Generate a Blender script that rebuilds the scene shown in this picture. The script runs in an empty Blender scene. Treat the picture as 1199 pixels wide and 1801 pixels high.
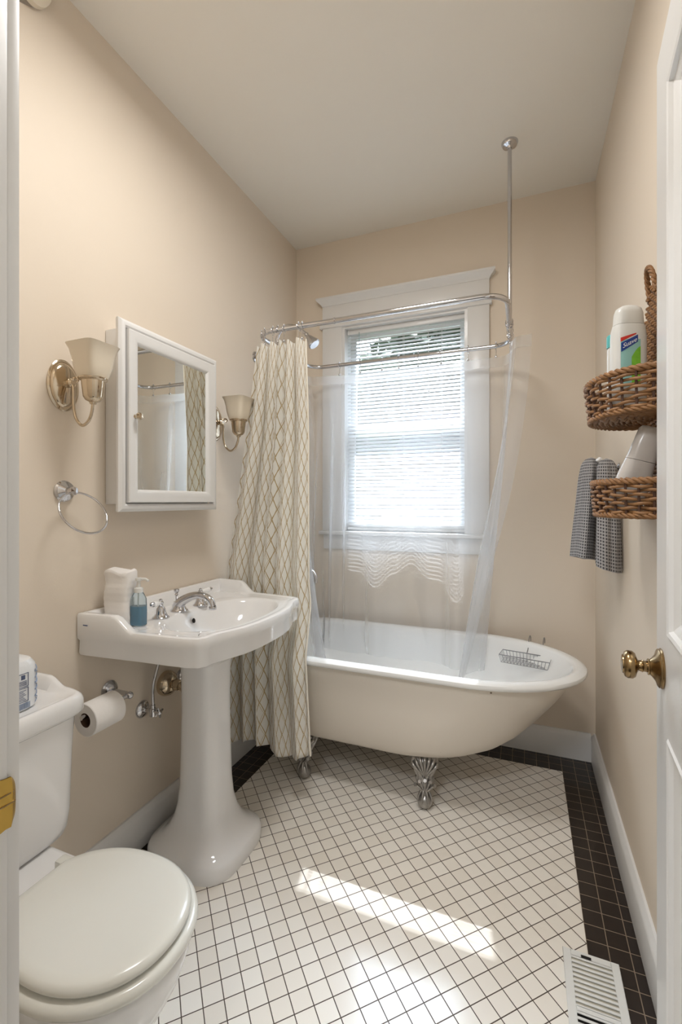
import bpy, bmesh, math, random
from mathutils import Vector, Matrix
PI = math.pi
random.seed(7)
S = bpy.context.scene
COL = S.collection

# ------------------------------------------------------------------ camera
D = 2.45; H = 1.231; XL = -1.279; XR = 0.312; ZC = 2.751; YF = 0.3228
cam_d = bpy.data.cameras.new('camera'); cam = bpy.data.objects.new('camera', cam_d); COL.objects.link(cam)
cam.location = (0, 0, H); cam.rotation_euler = (PI/2, 0, math.radians(21.96))
cam_d.sensor_fit = 'VERTICAL'; cam_d.sensor_height = 36; cam_d.lens = 36*800/1801.0
cam_d.shift_y = -18.5/1801.0; cam_d.clip_start = 0.02
S.camera = cam
# ------------------------------------------------------------------ light
W = bpy.data.worlds.new('world'); S.world = W; W.use_nodes = True
wt = W.node_tree; bg = wt.nodes['Background']
SUNV = Vector((-0.20, 1.0, 1.60)).normalized()       # towards the sun
# hazy bright sky: even pale blue plus a broad glow around the sun
tcw = wt.nodes.new('ShaderNodeTexCoord'); dp = wt.nodes.new('ShaderNodeVectorMath'); dp.operation = 'DOT_PRODUCT'
wt.links.new(tcw.outputs['Generated'], dp.inputs[0]); dp.inputs[1].default_value = SUNV
def wm(op, a, b):
    n = wt.nodes.new('ShaderNodeMath'); n.operation = op
    for i, v in enumerate((a, b)):
        if isinstance(v, (int, float)): n.inputs[i].default_value = v
        else: wt.links.new(v, n.inputs[i])
    return n.outputs[0]
glow = wm('POWER', wm('MAXIMUM', dp.outputs['Value'], 0.0), 7.0)
wt.links.new(wm('ADD', wm('MULTIPLY', glow, 42.0), 1.0), bg.inputs[1]); bg.inputs[0].default_value = (0.74, 0.87, 1.0, 1)
def lamp(name, kind, loc, energy, color, rot=None, **kw):
    l = bpy.data.lights.new(name, kind); l.energy = energy; l.color = color
    for k, v in kw.items(): setattr(l, k, v)
    o = bpy.data.objects.new(name, l); COL.objects.link(o); o.location = loc
    if rot: o.rotation_euler = rot
    return o
sun = lamp('sun', 'SUN', (0, 6, 8), 15.0, (0.93, 0.96, 1.0), angle=math.radians(0.5))
sun.rotation_euler = Vector((0.20, -1.0, -1.72)).to_track_quat('-Z', 'Y').to_euler()
# soft fill light added high in the hallway, outside the bathroom door
hall = lamp('hall_fill', 'AREA', (-0.35, -0.70, 2.60), 23.0, (0.93, 0.96, 1.0), rot=(0, 0, 0), shape='DISK', size=0.55)
# added overhead fill for the interior, out of frame, not a bathroom fixture
room_fill = lamp('ceiling_fill', 'AREA', (-0.50, 0.98, 2.66), 12.0, (1.0, 0.985, 0.965), rot=(0, 0, 0), shape='DISK', size=0.40)
por = lamp('window_portal', 'AREA', (-0.625, 2.62, 1.65), 1.0, (1, 1, 1), rot=(PI/2, 0, 0), shape='RECTANGLE', size=0.72, size_y=1.20)
por.rotation_euler = Vector((0, -1, 0)).to_track_quat('-Z', 'Z').to_euler()
por.data.cycles.is_portal = True
S.view_settings.view_transform = 'Standard'; S.view_settings.look = 'None'
S.view_settings.gamma = 1.0; S.view_settings.exposure = 0.20
try: S.view_settings.use_curve_mapping = False
except Exception: pass

# ------------------------------------------------------------------ materials
def srgb(r, g, b):
    f = lambda c: (c/255/12.92) if c/255 <= 0.04045 else ((c/255+0.055)/1.055)**2.4
    return (f(r), f(g), f(b), 1)
def mat(name, rgb, rough=0.5, metal=0.0, spec=0.5, coat=0.0, trans=0.0, ior=1.45, bump=0.0, bscale=100, vary=0.0, vscale=6, sss=0.0):
    m = bpy.data.materials.new(name); m.use_nodes = True
    nt = m.node_tree; p = nt.nodes['Principled BSDF']
    p.inputs['Base Color'].default_value = srgb(*rgb); p.inputs['Roughness'].default_value = rough
    p.inputs['Metallic'].default_value = metal; p.inputs['Specular IOR Level'].default_value = spec
    p.inputs['Coat Weight'].default_value = coat; p.inputs['Coat Roughness'].default_value = 0.06
    p.inputs['Transmission Weight'].default_value = trans; p.inputs['IOR'].default_value = ior
    tc = nt.nodes.new('ShaderNodeTexCoord')
    if vary > 0:
        n = nt.nodes.new('ShaderNodeTexNoise'); n.inputs['Scale'].default_value = vscale; n.inputs['Detail'].default_value = 4
        nt.links.new(tc.outputs['Object'], n.inputs['Vector'])
        r = nt.nodes.new('ShaderNodeMix'); r.data_type = 'RGBA'
        c = srgb(*rgb); r.inputs[6].default_value = tuple(x*(1-vary) for x in c[:3])+(1,); r.inputs[7].default_value = tuple(min(1, x*(1+vary)) for x in c[:3])+(1,)
        nt.links.new(n.outputs[0], r.inputs[0]); nt.links.new(r.outputs[2], p.inputs['Base Color'])
    if bump > 0:
        n2 = nt.nodes.new('ShaderNodeTexNoise'); n2.inputs['Scale'].default_value = bscale; n2.inputs['Detail'].default_value = 3
        nt.links.new(tc.outputs['Object'], n2.inputs['Vector'])
        b = nt.nodes.new('ShaderNodeBump'); b.inputs['Strength'].default_value = bump; b.inputs['Distance'].default_value = 0.002
        nt.links.new(n2.outputs[0], b.inputs['Height']); nt.links.new(b.outputs[0], p.inputs['Normal'])
    return m
class E:
    """tiny node-expression helper"""
    def __init__(s, nt, sock): s.nt = nt; s.s = sock
    def op(s, o, b=None, c=None):
        n = s.nt.nodes.new('ShaderNodeMath'); n.operation = o
        for i, v in enumerate((s, b, c)):
            if v is None: continue
            if isinstance(v, E): s.nt.links.new(v.s, n.inputs[i])
            else: n.inputs[i].default_value = v
        return E(s.nt, n.outputs[0])
    def __add__(s, b): return s.op('ADD', b)
    def __sub__(s, b): return s.op('SUBTRACT', b)
    def __mul__(s, b): return s.op('MULTIPLY', b)
    def gt(s, b): return s.op('GREATER_THAN', b)
    def lt(s, b): return s.op('LESS_THAN', b)
    def mx(s, b): return s.op('MAXIMUM', b)
    def mn(s, b): return s.op('MINIMUM', b)
    def fr(s): return s.op('FRACT')
    def ab(s): return s.op('ABSOLUTE')
    def fl(s): return s.op('FLOOR')
def mixc(nt, fac, a, b):
    r = nt.nodes.new('ShaderNodeMix'); r.data_type = 'RGBA'
    if isinstance(fac, E): nt.links.new(fac.s, r.inputs[0])
    else: r.inputs[0].default_value = fac
    for i, v in ((6, a), (7, b)):
        if isinstance(v, tuple): r.inputs[i].default_value = v
        else: nt.links.new(v, r.inputs[i])
    return r.outputs[2]
def xyz(nt, which='Object'):
    tc = nt.nodes.new('ShaderNodeTexCoord'); sp = nt.nodes.new('ShaderNodeSeparateXYZ')
    nt.links.new(tc.outputs[which], sp.inputs[0])
    return [E(nt, sp.outputs[i]) for i in range(3)]

M = {}
M['wall'] = mat('wall_paint', (228, 215, 198), 0.55, bump=0.08, bscale=260, spec=0.35)
M['ceil'] = mat('ceiling_paint', (238, 233, 223), 0.6, bump=0.25, bscale=14, spec=0.3)
M['trim'] = mat('trim_paint', (228, 227, 225), 0.32, coat=0.15)
M['hallw'] = mat('hall_paint', (226, 220, 210), 0.7)
M['porc'] = mat('porcelain', (240, 239, 238), 0.09, coat=0.5)
M['seat'] = mat('seat_enamel', (231, 230, 222), 0.2, coat=0.3)
M['enam'] = mat('tub_enamel', (240, 240, 238), 0.1, coat=0.5)
M['tubpaint'] = None
M['chrome'] = mat('chrome', (205, 205, 208), 0.08, metal=1.0)
M['nickel'] = mat('polished_nickel', (205, 190, 168), 0.12, metal=1.0)
M['claw'] = mat('aged_silver_claw', (165, 162, 158), 0.3, metal=0.9, vary=0.35, vscale=60)
M['brass'] = mat('antique_brass', (152, 128, 92), 0.22, metal=1.0, vary=0.25, vscale=30)
M['gold'] = mat('bright_brass', (206, 168, 84), 0.3, metal=0.8, vary=0.1, vscale=40)
M['dark'] = mat('dark_void', (22, 18, 16), 0.8)
M['frost'] = mat('frosted_glass_shade', (226, 214, 194), 0.35, coat=0.3)
M['paper'] = mat('tissue_paper', (240, 236, 232), 0.9, bump=0.2, bscale=120)
M['card'] = mat('cardboard_core', (88, 62, 48), 0.9)
M['mirror'] = mat('mirror_silver', (235, 238, 236), 0.01, metal=1.0)
M['slat'] = None
M['wire'] = mat('grey_wire', (150, 150, 152), 0.3, metal=0.8)
M['plast'] = mat('white_plastic', (226, 226, 222), 0.3, coat=0.2)
M['greyplast'] = mat('pearl_grey_plastic', (200, 194, 188), 0.28, coat=0.2)
M['teal'] = mat('teal_cap', (95, 190, 190), 0.35)
M['red'] = mat('label_red', (205, 52, 40), 0.4)
M['blue'] = mat('label_blue', (28, 62, 140), 0.4)
M['green'] = mat('label_green', (120, 190, 50), 0.4, vary=0.4, vscale=60)
M['aqua'] = mat('label_aqua', (150, 200, 195), 0.4)
M['white'] = mat('print_white', (240, 240, 240), 0.4)
M['pblue'] = mat('package_blue_print', (150, 165, 190), 0.5)
M['navy'] = mat('package_dark_print', (90, 100, 130), 0.5)
M['pack'] = mat('package_film', (236, 238, 240), 0.25, bump=0.3, bscale=60, coat=0.3)
M['soap'] = mat('blue_soap', (55, 150, 190), 0.1, trans=0.45, ior=1.35)
M['clear'] = mat('clear_plastic', (225, 238, 242), 0.06, trans=0.85, ior=1.2)
M['leaf'] = mat('tree_leaves', (74, 88, 62), 0.7, vary=0.4, vscale=3)
M['bark'] = mat('tree_bark', (96, 80, 66), 0.9)
M['siding'] = mat('house_siding', (112, 122, 134), 0.9, spec=0.0)
M['roof'] = mat('house_roof', (44, 46, 50), 0.95, spec=0.0)
M['grass'] = mat('lawn', (50, 62, 38), 0.95, spec=0.0, vary=0.3)

def make_tubpaint():
    m = mat('tub_outer_paint', (226, 217, 204), 0.35, coat=0.1)
    nt = m.node_tree; p = nt.nodes['Principled BSDF']
    tc = nt.nodes.new('ShaderNodeTexCoord'); v = nt.nodes.new('ShaderNodeTexVoronoi'); v.inputs['Scale'].default_value = 9
    nt.links.new(tc.outputs['Object'], v.inputs['Vector'])
    chip = E(nt, v.outputs['Distance']).lt(0.035)
    nt.links.new(mixc(nt, chip, srgb(226, 217, 204), srgb(120, 105, 90)), p.inputs['Base Color'])
    return m
M['tubpaint'] = make_tubpaint()

def make_slat():
    m = bpy.data.materials.new('blind_slat_vinyl'); m.use_nodes = True; nt = m.node_tree
    p = nt.nodes['Principled BSDF']; p.inputs['Base Color'].default_value = srgb(222, 225, 228); p.inputs['Roughness'].default_value = 0.35
    t = nt.nodes.new('ShaderNodeBsdfTranslucent'); t.inputs[0].default_value = srgb(225, 232, 240)
    mx = nt.nodes.new('ShaderNodeMixShader'); mx.inputs[0].default_value = 0.10
    nt.links.new(p.outputs[0], mx.inputs[1]); nt.links.new(t.outputs[0], mx.inputs[2])
    nt.links.new(mx.outputs[0], nt.nodes['Material Output'].inputs[0]); return m
M['slat'] = make_slat()

def make_liner(name, clear, body=0.8):
    m = bpy.data.materials.new(name); m.use_nodes = True; nt = m.node_tree
    nt.nodes.remove(nt.nodes['Principled BSDF'])
    tr = nt.nodes.new('ShaderNodeBsdfTransparent'); tr.inputs[0].default_value = (0.97, 0.98, 0.99, 1)
    df = nt.nodes.new('ShaderNodeBsdfDiffuse'); df.inputs[0].default_value = (body, body, body, 1)
    tl = nt.nodes.new('ShaderNodeBsdfTranslucent'); tl.inputs[0].default_value = (body, body, body*1.02, 1)
    gl = nt.nodes.new('ShaderNodeBsdfGlossy'); gl.inputs['Roughness'].default_value = 0.12
    lw = nt.nodes.new('ShaderNodeLayerWeight'); lw.inputs[0].default_value = 0.35
    a = nt.nodes.new('ShaderNodeMixShader'); a.inputs[0].default_value = 0.6
    nt.links.new(df.outputs[0], a.inputs[1]); nt.links.new(tl.outputs[0], a.inputs[2])
    b = nt.nodes.new('ShaderNodeMixShader'); b.inputs[0].default_value = 0.15
    nt.links.new(a.outputs[0], b.inputs[1]); nt.links.new(gl.outputs[0], b.inputs[2])
    f = (E(nt, lw.outputs['Facing'])*0.42 + (1-clear)).mn(0.95)
    c = nt.nodes.new('ShaderNodeMixShader'); nt.links.new(f.s, c.inputs[0])
    nt.links.new(tr.outputs[0], c.inputs[1]); nt.links.new(b.outputs[0], c.inputs[2])
    nt.links.new(c.outputs[0], nt.nodes['Material Output'].inputs[0]); return m
M['liner'] = make_liner("clear_vinyl_liner", 0.77)
M['linerhem'] = make_liner('liner_hem_vinyl', 0.62)
def make_glass():
    m = bpy.data.materials.new('window_glass'); m.use_nodes = True; nt = m.node_tree
    nt.nodes.remove(nt.nodes['Principled BSDF'])
    tr = nt.nodes.new('ShaderNodeBsdfTransparent'); gl = nt.nodes.new('ShaderNodeBsdfGlossy'); gl.inputs['Roughness'].default_value = 0.02
    c = nt.nodes.new('ShaderNodeMixShader'); c.inputs[0].default_value = 0.06
    nt.links.new(tr.outputs[0], c.inputs[1]); nt.links.new(gl.outputs[0], c.inputs[2])
    nt.links.new(c.outputs[0], nt.nodes['Material Output'].inputs[0]); return m
M['glass'] = make_glass()

def make_curtain_mat():
    m = mat('gold_lattice_satin', (240, 236, 226), 0.45)
    nt = m.node_tree; p = nt.nodes['Principled BSDF']
    u, v, _ = xyz(nt, 'UV')
    w, h = 0.046, 0.092
    # pointed ogee lattice: two families of gently curved diagonals
    bow = (v*(2*PI/h)).op('SINE')*0.035
    a = (u*(1/w) + v*(1/h) + bow).fr() - 0.5
    b = (u*(1/w) - v*(1/h) - bow).fr() - 0.5
    la = a.ab().lt(0.042); lb = b.ab().lt(0.042)
    # a fine second line running beside each, hand drawn look
    a2 = ((u*(1/w) + v*(1/h) - bow*1.6 + 0.12).fr() - 0.5).ab().lt(0.016)
    b2 = ((u*(1/w) - v*(1/h) + bow*1.6 + 0.12).fr() - 0.5).ab().lt(0.016)
    ln = la.mx(lb).mx(a2).mx(b2)
    nt.links.new(mixc(nt, ln, srgb(248, 246, 240), srgb(200, 176, 126)), p.inputs['Base Color'])
    nt.links.new(ln.s, p.inputs['Metallic']); 
    mm = ln*0.25; nt.links.new(mm.s, p.inputs['Metallic'])
    p.inputs['Roughness'].default_value = 0.38; p.inputs['Sheen Weight'].default_value = 0.3
    t = nt.nodes.new('ShaderNodeBsdfTranslucent'); nt.links.new(mixc(nt, ln, srgb(250, 246, 236), srgb(180, 150, 98)), t.inputs[0])
    mx = nt.nodes.new('ShaderNodeMixShader'); mx.inputs[0].default_value = 0.35
    nt.links.new(p.outputs[0], mx.inputs[1]); nt.links.new(t.outputs[0], mx.inputs[2])
    nt.links.new(mx.outputs[0], nt.nodes['Material Output'].inputs[0])
    return m
M['curtain'] = make_curtain_mat()
M['hemcloth'] = mat('cream_curtain_hem', (246, 240, 226), 0.5)

def make_towel():
    m = mat('grey_waffle_towel', (142, 142, 146), 0.95, spec=0.1)
    nt = m.node_tree; p = nt.nodes['Principled BSDF']
    u, v, _ = xyz(nt, 'UV')
    a = ((u*(1/0.0105)).fr()-0.5).ab(); b = ((v*(1/0.0105)).fr()-0.5).ab()
    g = a.mx(b); bright = g.gt(0.30)
    nt.links.new(mixc(nt, bright, srgb(88, 87, 90), srgb(176, 174, 174)), p.inputs['Base Color'])
    bp = nt.nodes.new('ShaderNodeBump'); bp.inputs['Distance'].default_value = 0.004; bp.inputs['Strength'].default_value = 0.9
    nt.links.new(g.s, bp.inputs['Height']); nt.links.new(bp.outputs[0], p.inputs['Normal'])
    return m
M['towel'] = make_towel()

def make_wicker():
    m = mat('brown_wicker', (146, 106, 68), 0.5, vary=0.45, vscale=45, bump=0.4, bscale=300)
    return m
M['wicker'] = make_wicker()
M['wickerdark'] = mat('dark_wicker', (92, 66, 52), 0.6, vary=0.4, vscale=60)

BX0, BX1, BY1 = -1.133, 0.160, D-0.150
def make_floor_mat():
    m = mat('mosaic_floor_tile', (240, 236, 228), 0.18, coat=0.1)
    nt = m.node_tree; p = nt.nodes['Principled BSDF']
    x, y, _ = xyz(nt, 'Object')
    black = x.gt(BX1).mx(x.lt(BX0)).mx(y.gt(BY1)).mx(y.lt(0.36))
    s = 0.7071/0.050
    a = ((x-BX1)+(y-1.430))*s; b = ((x-BX1)-(y-1.430))*s
    gw = (a.fr()-0.5).ab().mx((b.fr()-0.5).ab()).gt(0.5-0.026)
    sb = 1/0.0535
    c = (x-BX1)*sb; d = (y-BY1)*sb
    gb = (c.fr()-0.5).ab().mx((d.fr()-0.5).ab()).gt(0.5-0.022)
    cc = (x-BX0)*sb
    edge = (x-BX1).ab().lt(0.0014).mx((y-BY1).ab().lt(0.0014))
    # per-tile shade variation
    wn = nt.nodes.new('ShaderNodeTexWhiteNoise'); wn.noise_dimensions = '2D'
    cb = nt.nodes.new('ShaderNodeCombineXYZ'); nt.links.new(a.fl().s, cb.inputs[0]); nt.links.new(b.fl().s, cb.inputs[1]); nt.links.new(cb.outputs[0], wn.inputs[0])
    wt = mixc(nt, E(nt, wn.outputs[0]), srgb(236, 229, 218), srgb(244, 239, 230))
    wcol = mixc(nt, gw, wt, srgb(78, 66, 56))
    bcol = mixc(nt, gb, srgb(40, 32, 29), srgb(134, 118, 100))
    nt.links.new(mixc(nt, black, wcol, bcol), p.inputs['Base Color'])
    gr = mixc(nt, black, mixc(nt, gw, (0, 0, 0, 1), (1, 1, 1, 1)), mixc(nt, gb, (0, 0, 0, 1), (1, 1, 1, 1)))
    gE = E(nt, gr)
    nt.links.new((gE*0.5+0.2).s, p.inputs['Roughness'])
    bp = nt.nodes.new('ShaderNodeBump'); bp.invert = True; bp.inputs['Distance'].default_value = 0.0012; bp.inputs['Strength'].default_value = 0.6
    nz = nt.nodes.new('ShaderNodeTexNoise'); nz.inputs['Scale'].default_value = 25
    tc = nt.nodes.new('ShaderNodeTexCoord'); nt.links.new(tc.outputs['Object'], nz.inputs['Vector'])
    nt.links.new((gE + E(nt, nz.outputs[0])*0.25).s, bp.inputs['Height']); nt.links.new(bp.outputs[0], p.inputs['Normal'])
    return m
M['floor'] = make_floor_mat()

# ------------------------------------------------------------------ mesh helpers
def box(bm, x0, x1, y0, y1, z0, z1, bev=0.0, seg=2):
    r = bmesh.ops.create_cube(bm, size=1)
    vs = r['verts']
    for v in vs:
        v.co = Vector(((x0+x1)/2+v.co.x*(x1-x0), (y0+y1)/2+v.co.y*(y1-y0), (z0+z1)/2+v.co.z*(z1-z0)))
    if bev > 0:
        es = list({e for v in vs for e in v.link_edges})
        bmesh.ops.bevel(bm, geom=es, offset=bev, segments=seg, profile=0.5, affect='EDGES')
    return bm
def loft(bm, rings, cap0=True, cap1=True, closed=True, loop=False):
    V = [[bm.verts.new(p) for p in r] for r in rings]
    n = len(V[0])
    R = len(V)
    for i in range(R if loop else R-1):
        A, B = V[i], V[(i+1) % R]
        for j in range(n if closed else n-1):
            k = (j+1) % n
            try: bm.faces.new((A[j], A[k], B[k], B[j]))
            except ValueError: pass
    if cap0 and closed and not loop: bm.faces.new(list(reversed(V[0])))
    if cap1 and closed and not loop: bm.faces.new(V[-1])
    return V
def tube(bm, pts, r, seg=10, closed=False, squash=1.0):
    pts = [Vector(p) for p in pts]; n = len(pts)
    rr = r if isinstance(r, (list, tuple)) else [r]*n
    T = []
    for i in range(n):
        a = pts[(i-1) % n] if (closed or i > 0) else pts[i]
        b = pts[(i+1) % n] if (closed or i < n-1) else pts[i]
        T.append((b-a).normalized())
    up = Vector((0, 0, 1)) if abs(T[0].z) < 0.9 else Vector((1, 0, 0))
    nrm = (up - T[0]*up.dot(T[0])).normalized()
    rings = []
    for i in range(n):
        nrm = nrm - T[i]*nrm.dot(T[i]); nrm.normalize()
        bn = T[i].cross(nrm)
        rings.append([pts[i]+(nrm*math.cos(2*PI*k/seg)+bn*math.sin(2*PI*k/seg)*squash)*rr[i] for k in range(seg)])
    loft(bm, rings, loop=closed)
    return bm
def lathe(bm, prof, org=(0, 0, 0), axis=(0, 0, 1), seg=32, sx=1.0, sy=1.0):
    q = Vector(axis).normalized().to_track_quat('Z', 'Y'); o = Vector(org)
    rings = [[o+q @ Vector((r*sx*math.cos(2*PI*k/seg), r*sy*math.sin(2*PI*k/seg), h)) for k in range(seg)] for r, h in [(max(r, 1e-4), h) for r, h in prof]]
    loft(bm, rings)
    return bm
def catmull(P, n=8, closed=False):
    P = [Vector(p) for p in P]; out = []; m = len(P)
    for i in range(m if closed else m-1):
        g = lambda k: P[k % m] if closed else P[max(0, min(m-1, k))]
        p0, p1, p2, p3 = g(i-1), g(i), g(i+1), g(i+2)
        for j in range(n):
            t = j/n
            out.append(0.5*((2*p1)+(-p0+p2)*t+(2*p0-5*p1+4*p2-p3)*t*t+(-p0+3*p1-3*p2+p3)*t**3))
    if not closed: out.append(P[-1])
    return out
def sup(cx, cy, a, b, z, n=48, e=4.0, rot=0):
    o = []
    for k in range(n):
        t = 2*PI*k/n; c, s = math.cos(t), math.sin(t)
        r = (abs(c)**e+abs(s)**e)**(-1/e)
        px, py = a*c*r, b*s*r
        o.append(Vector((cx+px*math.cos(rot)-py*math.sin(rot), cy+px*math.sin(rot)+py*math.cos(rot), z)))
    return o
def sph(bm, c, r, seg=16, sc=(1, 1, 1)):
    m = Matrix.Translation(Vector(c)) @ Matrix.Diagonal((sc[0]*r, sc[1]*r, sc[2]*r, 1))
    bmesh.ops.create_uvsphere(bm, u_segments=seg, v_segments=max(6, seg//2), radius=1, matrix=m)
def interp(x, T):
    if x <= T[0][0]: return T[0][1]
    for (a, A), (b, B) in zip(T, T[1:]):
        if x <= b:
            t = (x-a)/(b-a); t = t*t*(3-2*t); return A+(B-A)*t
    return T[-1][1]
def lin(x, T):
    if x <= T[0][0]: return T[0][1]
    for (a, A), (b, B) in zip(T, T[1:]):
        if x <= b: return A+(B-A)*(x-a)/(b-a)
    return T[-1][1]
def finish(bm, m, sharp=38, off=(0, 0, 0), name='mesh', flat=False):
    bmesh.ops.recalc_face_normals(bm, faces=bm.faces)
    off = Vector(off)
    for v in bm.verts: v.co -= off
    ca = math.radians(sharp)
    for f in bm.faces: f.smooth = not flat
    for e in bm.edges:
        if len(e.link_faces) == 2 and e.calc_face_angle(0) > ca: e.smooth = False
    me = bpy.data.meshes.new(name); bm.to_mesh(me); bm.free()
    me.materials.append(M[m] if isinstance(m, str) else m)
    return me
def obj(name, bm, m, parent=None, off=(0, 0, 0), sharp=38, loc=None, flat=False):
    me = finish(bm, m, sharp, off, name, flat)
    o = bpy.data.objects.new(name, me); COL.objects.link(o)
    if parent: o.parent = parent
    elif loc is None: o.location = off
    return o
def tag(o, label, cat, group=None, kind=None):
    o['label'] = label; o['category'] = cat
    if group: o['group'] = group
    if kind: o['kind'] = kind
    return o
class Thing:
    def __init__(s, name, label, cat, loc, group=None):
        s.o = bpy.data.objects.new(name, None); COL.objects.link(s.o); s.o.empty_display_size = 0.05
        s.loc = Vector(loc); s.o.location = s.loc; tag(s.o, label, cat, group)
    def part(s, name, bm, m, parent=None, sharp=38, label=None):
        o = obj(name, bm, m, parent or s.o, s.loc, sharp)
        if label: o['label'] = label
        return o
def single(name, label, cat, loc, bm, m, group=None, sharp=38):
    return tag(obj(name, bm, m, None, loc, sharp), label, cat, group)
def copy_tree(o, parent=None):
    c = o.copy(); COL.objects.link(c); c.parent = parent
    for ch in list(o.children): copy_tree(ch, c)
    return c
def struct(name, bm, m, parent=None, sharp=38):
    o = obj(name, bm, m, parent, (0, 0, 0), sharp)
    if not parent: o['kind'] = 'structure'
    return o
B = bmesh.new
def bbox(*a, **k): return box(B(), *a, **k)
def text_mesh(body, size, depth=0.0004, shear=0.0):
    c = bpy.data.curves.new('txt', 'FONT'); c.body = body; c.size = size; c.extrude = depth; c.align_x = 'CENTER'; c.align_y = 'CENTER'; c.shear = shear
    o = bpy.data.objects.new('txt', c); COL.objects.link(o)
    dg = bpy.context.evaluated_depsgraph_get(); me = bpy.data.meshes.new_from_object(o.evaluated_get(dg))
    bpy.data.objects.remove(o); bpy.data.curves.remove(c)
    bm = B(); bm.from_mesh(me); bpy.data.meshes.remove(me); return bm
def place(bm, o, xa, ya, za):
    mt = Matrix((xa, ya, za)).transposed().to_4x4(); mt.translation = Vector(o)
    bmesh.ops.transform(bm, matrix=mt, verts=bm.verts); return bm

# ------------------------------------------------------------------ room shell
WX0, WX1, WZ0, WZ1 = -0.972, -0.278, 1.062, 2.238      # window opening
struct('floor', bbox(XL-0.1, XR+0.1, -1.5, D+0.12, -0.05, 0.0), 'floor')
struct('ceiling', bbox(XL-0.1, XR+0.1, YF-0.10, D+0.12, ZC, ZC+0.08), 'ceil')
struct('wall_left', bbox(XL-0.1, XL, YF-0.10, D+0.12, 0, ZC), 'wall')
struct('wall_right', bbox(XR, XR+0.1, YF-0.10, D+0.12, 0, ZC), 'wall')
bm = B()
box(bm, XL, WX0, D, D+0.12, 0, ZC); box(bm, WX1, XR, D, D+0.12, 0, ZC)
box(bm, WX0, WX1, D, D+0.12, 0, WZ0); box(bm, WX0, WX1, D, D+0.12, WZ1, ZC)
struct('wall_back', bm, 'wall')
DX0, DX1 = -0.520, 0.232
bm = B()
box(bm, XL, DX0-0.01, YF-0.10, YF, 0, ZC); box(bm, DX1+0.012, XR, YF-0.10, YF, 0, ZC); box(bm, DX0-0.01, DX1+0.012, YF-0.10, YF, 2.14, ZC)
struct('wall_front', bm, 'wall')
# hallway the camera stands in
bm = B(); box(bm, -1.2, -1.1, -1.5, YF-0.10, 0, ZC); struct('wall_hall_left', bm, 'hallw')
bm = B(); box(bm, 1.1, 1.2, -1.5, YF-0.10, 0, ZC); struct('wall_hall_right', bm, 'hallw')
bm = B(); box(bm, -1.2, 1.2, -1.6, -1.5, 0, ZC); struct('wall_hall_back', bm, 'hallw')
bm = B(); box(bm, XR+0.1, 1.2, YF-0.2, YF-0.1, 0, ZC); struct('wall_hall_front', bm, 'hallw')
bm = B(); box(bm, -1.2, 1.2, -1.6, YF-0.10, ZC, ZC+0.05); struct('ceiling_hall', bm, 'hallw')
bm = B(); box(bm, XR+0.1, 1.2, -1.5, YF-0.2, -0.05, 0); struct('floor_hall', bm, 'hallw')

def baseboard(name, pts_fn):
    pass
def bb_prof(h=0.129, t=0.02):
    return [(0, 0), (t, 0), (t, h-0.022), (t-0.004, h-0.012), (t-0.010, h-0.004), (t-0.013, h), (0, h)]
def extr(bm, prof, fn, a, b):
    loft(bm, [[fn(p, a) for p in prof], [fn(p, b) for p in prof]])
bm = B(); extr(bm, bb_prof(), lambda p, s: Vector((XR-p[0], s, p[1])), YF, D); struct('baseboard_right', bm, 'trim')
bm = B(); extr(bm, bb_prof(), lambda p, s: Vector((XL+p[0], s, p[1])), YF, D); struct('baseboard_left', bm, 'trim')
bm = B(); extr(bm, bb_prof(), lambda p, s: Vector((s, D-p[0], p[1])), XL+0.02, XR-0.02); struct('baseboard_back', bm, 'trim')
# door jamb + casing on the strike side
bm = B(); box(bm, DX0-0.03, DX0, YF-0.11, YF, 0, 2.13, 0.002); box(bm, DX0-0.03, DX0+0.012, YF-0.11, YF-0.045, 0, 2.13, 0.002)
struct('trim_1', bm, 'trim')
bm = B(); box(bm, DX0-0.085, DX0-0.004, YF, YF+0.0159, 0, 2.2, 0.003); box(bm, DX0-0.085, DX1+0.02, YF, YF+0.0159, 2.13, 2.2, 0.003)
struct('trim_2', bm, 'trim')

# ------------------------------------------------------------------ window
win = bpy.data.objects.new('window_1', None); COL.objects.link(win); win['kind'] = 'structure'
def wpart(name, bm, m): return struct(name, bm, m, win)
bm = B()
box(bm, WX0-0.125, WX0-0.004, D-0.020, D, WZ0, WZ1+0.01, 0.002); box(bm, WX1+0.004, WX1+0.112, D-0.020, D, WZ0, WZ1+0.01, 0.002)
wpart('side_casing', bm, 'trim')
bm = B(); box(bm, WX0-0.140, WX1+0.125, D-0.030, D, WZ1, WZ1+0.020, 0.004); box(bm, WX0-0.125, WX1+0.112, D-0.020, D, WZ1+0.02, WZ1+0.135, 0.001)
pr = [(0, 0), (0.022, 0), (0.028, 0.012), (0.042, 0.024), (0.05, 0.032), (0.05, 0.042), (0, 0.042)]
V = []
for (t, h) in pr:
    V.append([Vector((WX0-0.105-t, D, WZ1+0.13+h)), Vector((WX0-0.105-t, D-t-0.001, WZ1+0.13+h)), Vector((WX1+0.092+t, D-t-0.001, WZ1+0.13+h)), Vector((WX1+0.092+t, D, WZ1+0.13+h))])
loft(bm, V)
wpart('head_casing', bm, 'trim')
bm = B(); box(bm, WX0-0.140, WX1+0.125, D-0.045, D+0.06, WZ0-0.022, WZ0, 0.005); box(bm, WX0-0.12, WX1+0.107, D-0.018, D, WZ0-0.105, WZ0-0.022, 0.003)
wpart('window_sill', bm, 'trim')
bm = B()
for a, b in ((WX0-0.006, WX0+0.012), (WX1-0.012, WX1+0.006)): box(bm, a, b, D-0.012, D+0.12, WZ0, WZ1)
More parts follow.
